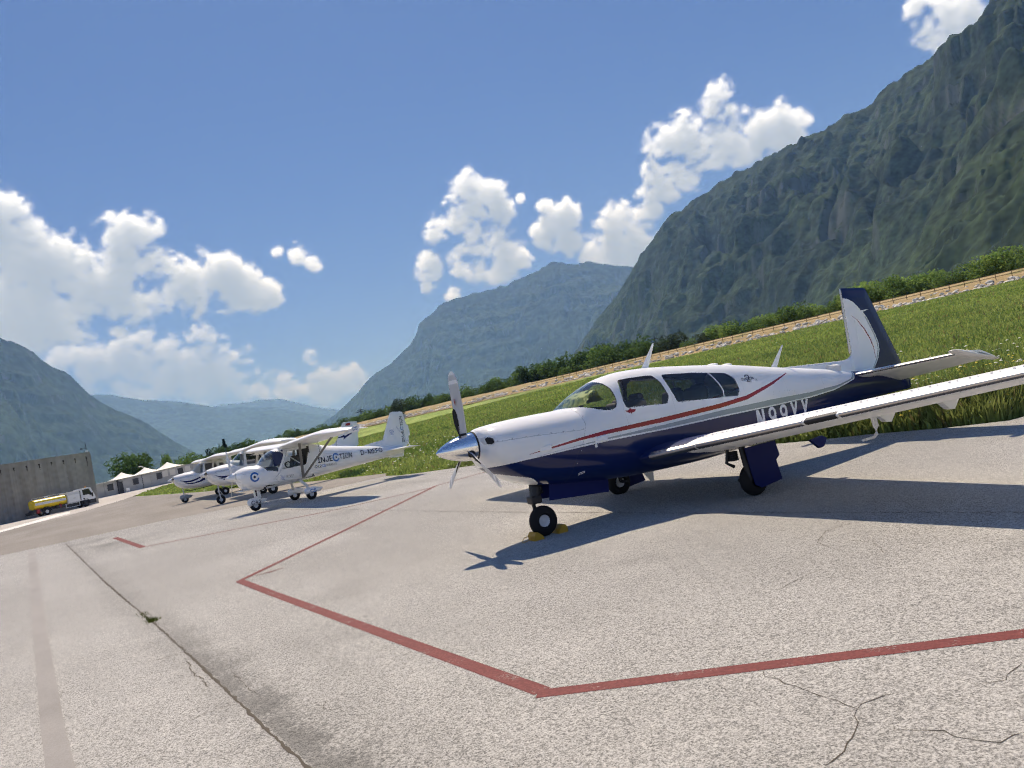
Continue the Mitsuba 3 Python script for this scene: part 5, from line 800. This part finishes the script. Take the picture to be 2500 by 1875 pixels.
pwall(2.95, 3.15, 'pav_dark', 0, .35, -.5, 2.05, 'post'); pwall(3.15, 3.8, 'pav_dark', .0, .03, -.5, 1.75, 'door'); pwall(-1.2, -1.05, 'pav_dark', 0, .05, -.5, 2.05, 'post'); pwall(-2.9, -1.2, 'pav_wall', -.1, 0, -.6, 2.2)
pwall(-3.0, 21.8, 'pav_dark', .0, .16, -.6, -.42, 'plinth'); pwall(6.7, 6.76, 'pav_dark', 0, .06, -.5, 2.0, 'post')
def canvas(x0, x1, h, lean=0):
    n = 25; u, w = np.meshgrid(np.linspace(0, 1, n), np.linspace(-1, 1, n), indexing='ij'); rr = np.maximum(np.abs(2 * u - 1), np.abs(w)); hh = h * (1 - rr) ** 1.75
    x = x0 + u * (x1 - x0); z = pz(x) + 2.09 + hh + .05; add(K + '__canvas_roof', grid(np.stack([x + lean * hh, w * 2.2 - 2.0, z], -1)), 'canvas', 50, PM())
canvas(2.88, 6.48, .95); canvas(6.48, 10.08, .95); canvas(10.08, 13.7, 1.0)
v, f = box(-.6, 2.86, -4, .25, 0, 1); v = v.copy(); v[:, 2] = pz(v[:, 0]) + np.where(v[:, 2] > .5, 2.2, 2.1); add(K + '__flat_roof', (v, f), 'white_concrete', False, PM())
v = np.array([(7.3, -2, 4.55), (7.55, -2, 4.75), (7.9, -2, 4.7), (8.35, -2, 4.3), (7.85, -2, 4.55), (7.5, -2, 4.6)]); add(thing('banner', 'small torn white flag above the second pavilion peak', 'flag') + '__cloth', (np.vstack([v, v + [0, -.08, 0]]), np.array([[0, 1, 5], [1, 4, 5], [1, 2, 4], [2, 3, 4], [6, 11, 7], [7, 11, 10], [7, 10, 8], [8, 10, 9]])), 'canvas', False, PM(.0))
K2 = thing('folding_chair', 'white folding chair leaning by the pavilion door', 'chair')
def chair(x, y):
    z = float(pz(x)) - .42
    for dx in (-.2, .2): add(K2 + '__leg', join(tube([(x + dx, y, z), (x + dx, y + .45, z + .9)], .03, 6), tube([(x + dx, y + .5, z), (x + dx, y + .05, z + .5)], .03, 6)), 'white_paint', 40, PM())
    add(K2 + '__seat', box(x - .24, x + .24, y + .05, y + .45, z + .44, z + .49), 'white_paint', False, PM()); add(K2 + '__backrest', box(x - .24, x + .24, y + .42, y + .47, z + .6, z + 1.0), 'white_paint', False, PM())
chair(4.0, .5)
# tank truck: x forward along the wall (to the right), y towards the apron
TM = M4((-49.5, 81.1, .60), (.564 * .765, .826 * .765, 0), (.826 * .765, -.564 * .765, 0), (0, 0, .765))
TK = thing('tank_truck', 'white airport fuel truck with yellow tank parked along the concrete wall', 'truck')
def K_(part, m, b, sm=False, **kw): return add(TK + '__' + part, m, b, sm, TM, **kw)
mat('tank_yellow', (.68, .50, .02), .35, clearcoat=.5); mat('truck_red', (.32, .02, .02), .5); mat('amber', (.75, .28, .02), .3); mat('tyre', (.02, .02, .022), .8); mat('cab_white', (.72, .73, .75), .35, clearcoat=.4); mat('box_white', (.60, .61, .62), .5); mat('dark_frame', (.03, .03, .035), .6)
an = np.linspace(0, 2 * np.pi, 36, endpoint=False); el = lambda x, k=1: np.stack([np.full(36, x), .2 + .98 * k * np.sign(np.cos(an)) * np.abs(np.cos(an)) ** .75, 1.62 + .66 * k * np.sign(np.sin(an)) * np.abs(np.sin(an)) ** .75], 1)
rings = [el(-2.95, .05), el(-2.95, .80), el(-2.90, .94), el(-2.80, 1), el(1.15, 1), el(1.22, .94), el(1.25, .05)]; v = np.vstack(rings); f = np.array([[i * 36 + j, i * 36 + (j + 1) % 36, (i + 1) * 36 + (j + 1) % 36, (i + 1) * 36 + j] for i in range(6) for j in range(36)]); K_('tank', (v, f), 'tank_yellow', 40)
K_('tank_band', box(-2.85, 1.12, 1.16, 1.21, 1.48, 1.80, .02), 'box_white'); K_('catwalk', box(-2.9, 1.2, -.2, .55, 2.27, 2.33), 'hub_grey')
for x in (-2.85, -.6, 1.1): K_('rail_post', tube([(x, .5, 2.28), (x, .5, 2.52)], .03, 6), 'hub_grey')
K_('hand_rail', tube([(-2.85, .5, 2.50), (1.1, .5, 2.50)], .025, 6), 'hub_grey'); K_('hatch', shift(revolve([(0, .16), (.22, .14), (.25, 0), (0, 0)], 16), (-.9, .2, 2.32)), 'hub_grey', 40)
k = K_('pump_cabinet', box(1.32, 3.02, -.95, 1.2, .95, 2.45, .04), 'box_white', 30); add(k + '__shutter', box(1.42, 2.92, 1.2, 1.23, 1.05, 2.02, .01), 'cab_white', False, TM); add(k + '__vent', box(2.05, 2.35, 1.23, 1.25, 1.42, 1.62), 'hub_grey', False, TM)
K_('side_frame', join(box(.95, 2.85, 1.12, 1.18, .86, .93), box(.95, 2.85, 1.12, 1.18, .36, .43), box(.95, 1.03, 1.12, 1.18, .43, .86), box(2.77, 2.85, 1.12, 1.18, .43, .86)), 'box_white'); K_('battery_box', box(1.1, 2.7, .7, 1.1, .42, .86, .03), 'dark_frame', 30)
cab = [(3.15, .95), (3.15, 2.45), (3.25, 2.62), (4.45, 2.66), (4.62, 2.55), (4.98, 1.60), (5.08, 1.25), (5.06, .92)]; v, f = extrude(cab, 2.1); k = K_('cab', (np.stack([v[:, 0], v[:, 2] - .95, v[:, 1]], 1), f), 'cab_white', 20)
def sidepane(pts, y): v, f = extrude(pts, .02); return np.stack([v[:, 0], y + v[:, 2], v[:, 1]], 1), f
scene['dark_glass'] = {'type': 'twosided', 'bsdf': {'type': 'principled', 'base_color': P3((.02, .022, .026)), 'roughness': .08, 'specular': .6}}
for y in (1.15, -.97): add(k + '__side_window', sidepane([(3.42, 1.66), (3.42, 2.42), (4.36, 2.46), (4.66, 1.66), (4.45, 1.50), (4.25, 1.66)], y), 'dark_glass', False, TM)
a = np.array([(4.66, 2.48), (4.95, 1.66)]); v = np.array([(a[0, 0] + .02, -.85, a[0, 1]), (a[0, 0] + .02, 1.05, a[0, 1]), (a[1, 0] + .04, 1.1, a[1, 1]), (a[1, 0] + .04, -.9, a[1, 1])]); add(k + '__windshield', (v, np.array([[0, 1, 2], [0, 2, 3]])), 'dark_glass', False, TM)
add(k + '__mirror', box(4.5, 4.72, 1.3, 1.36, 1.28, 1.85, .02), 'dark_frame', 30, TM); add(k + '__door_handle', box(3.42, 3.62, 1.15, 1.18, 1.12, 1.24), 'dark_frame', False, TM); add(k + '__air_intake', box(3.05, 3.16, .7, 1.1, 1.1, 2.4, .03), 'dark_frame', 30, TM)
K_('beacon', shift(revolve([(0, .18), (.09, .17), (.12, .02), (.12, 0), (0, 0)], 16), (4.15, .6, 2.66)), 'amber', 40, label='amber beacon on the cab roof'); K_('bumper', box(4.2, 5.12, -.95, 1.16, .38, .95, .06), 'dark_frame', 30); K_('headlight', box(5.0, 5.14, .75, 1.12, .66, .84, .03), 'white_paint', 30)
K_('chassis', box(-3.1, 4.8, -.45, .55, .62, .95), 'dark_frame'); K_('rear_guard', join(box(-3.35, -3.1, -.9, 1.15, .35, .75, .03), box(-3.2, -2.2, .95, 1.1, .62, .95)), 'dark_frame', 30); K_('reel', box(-2.75, -2.35, .8, 1.18, .42, 1.0, .04), 'truck_red', 30); K_('extinguisher', shift(revolve([(0, .55), (.1, .5), (.14, .4), (.14, 0), (0, 0)], 16), (.35, 1.0, .62)), 'truck_red', 40); K_('tool_box', box(-.2, .9, .75, 1.12, .6, .98, .03), 'dark_frame', 30)
for x in (-1.45, 3.75):
    for y in (.98, -.78):
        a, b = wheel(.46, .28, .24); k = K_('wheel', shift(a, (x, y, .46)), 'tyre', 40); add(k + '__rim', shift(b, (x, y, .46)), 'hub_grey' if x < 0 else 'dark_frame', 40, TM)
    v = np.array([(x - .62 + .0, .46)]); th_ = np.linspace(0, np.pi, 14); arch = [(x + .62 * math.cos(t), .50 + .60 * math.sin(t)) for t in th_] + [(x - .54 * math.cos(t), .50 + .52 * math.sin(t)) for t in th_]; v, f = extrude(arch, .36); K_('mudguard', (np.stack([v[:, 0], v[:, 2] + .82, v[:, 1]], 1), f), 'dark_frame', 30)
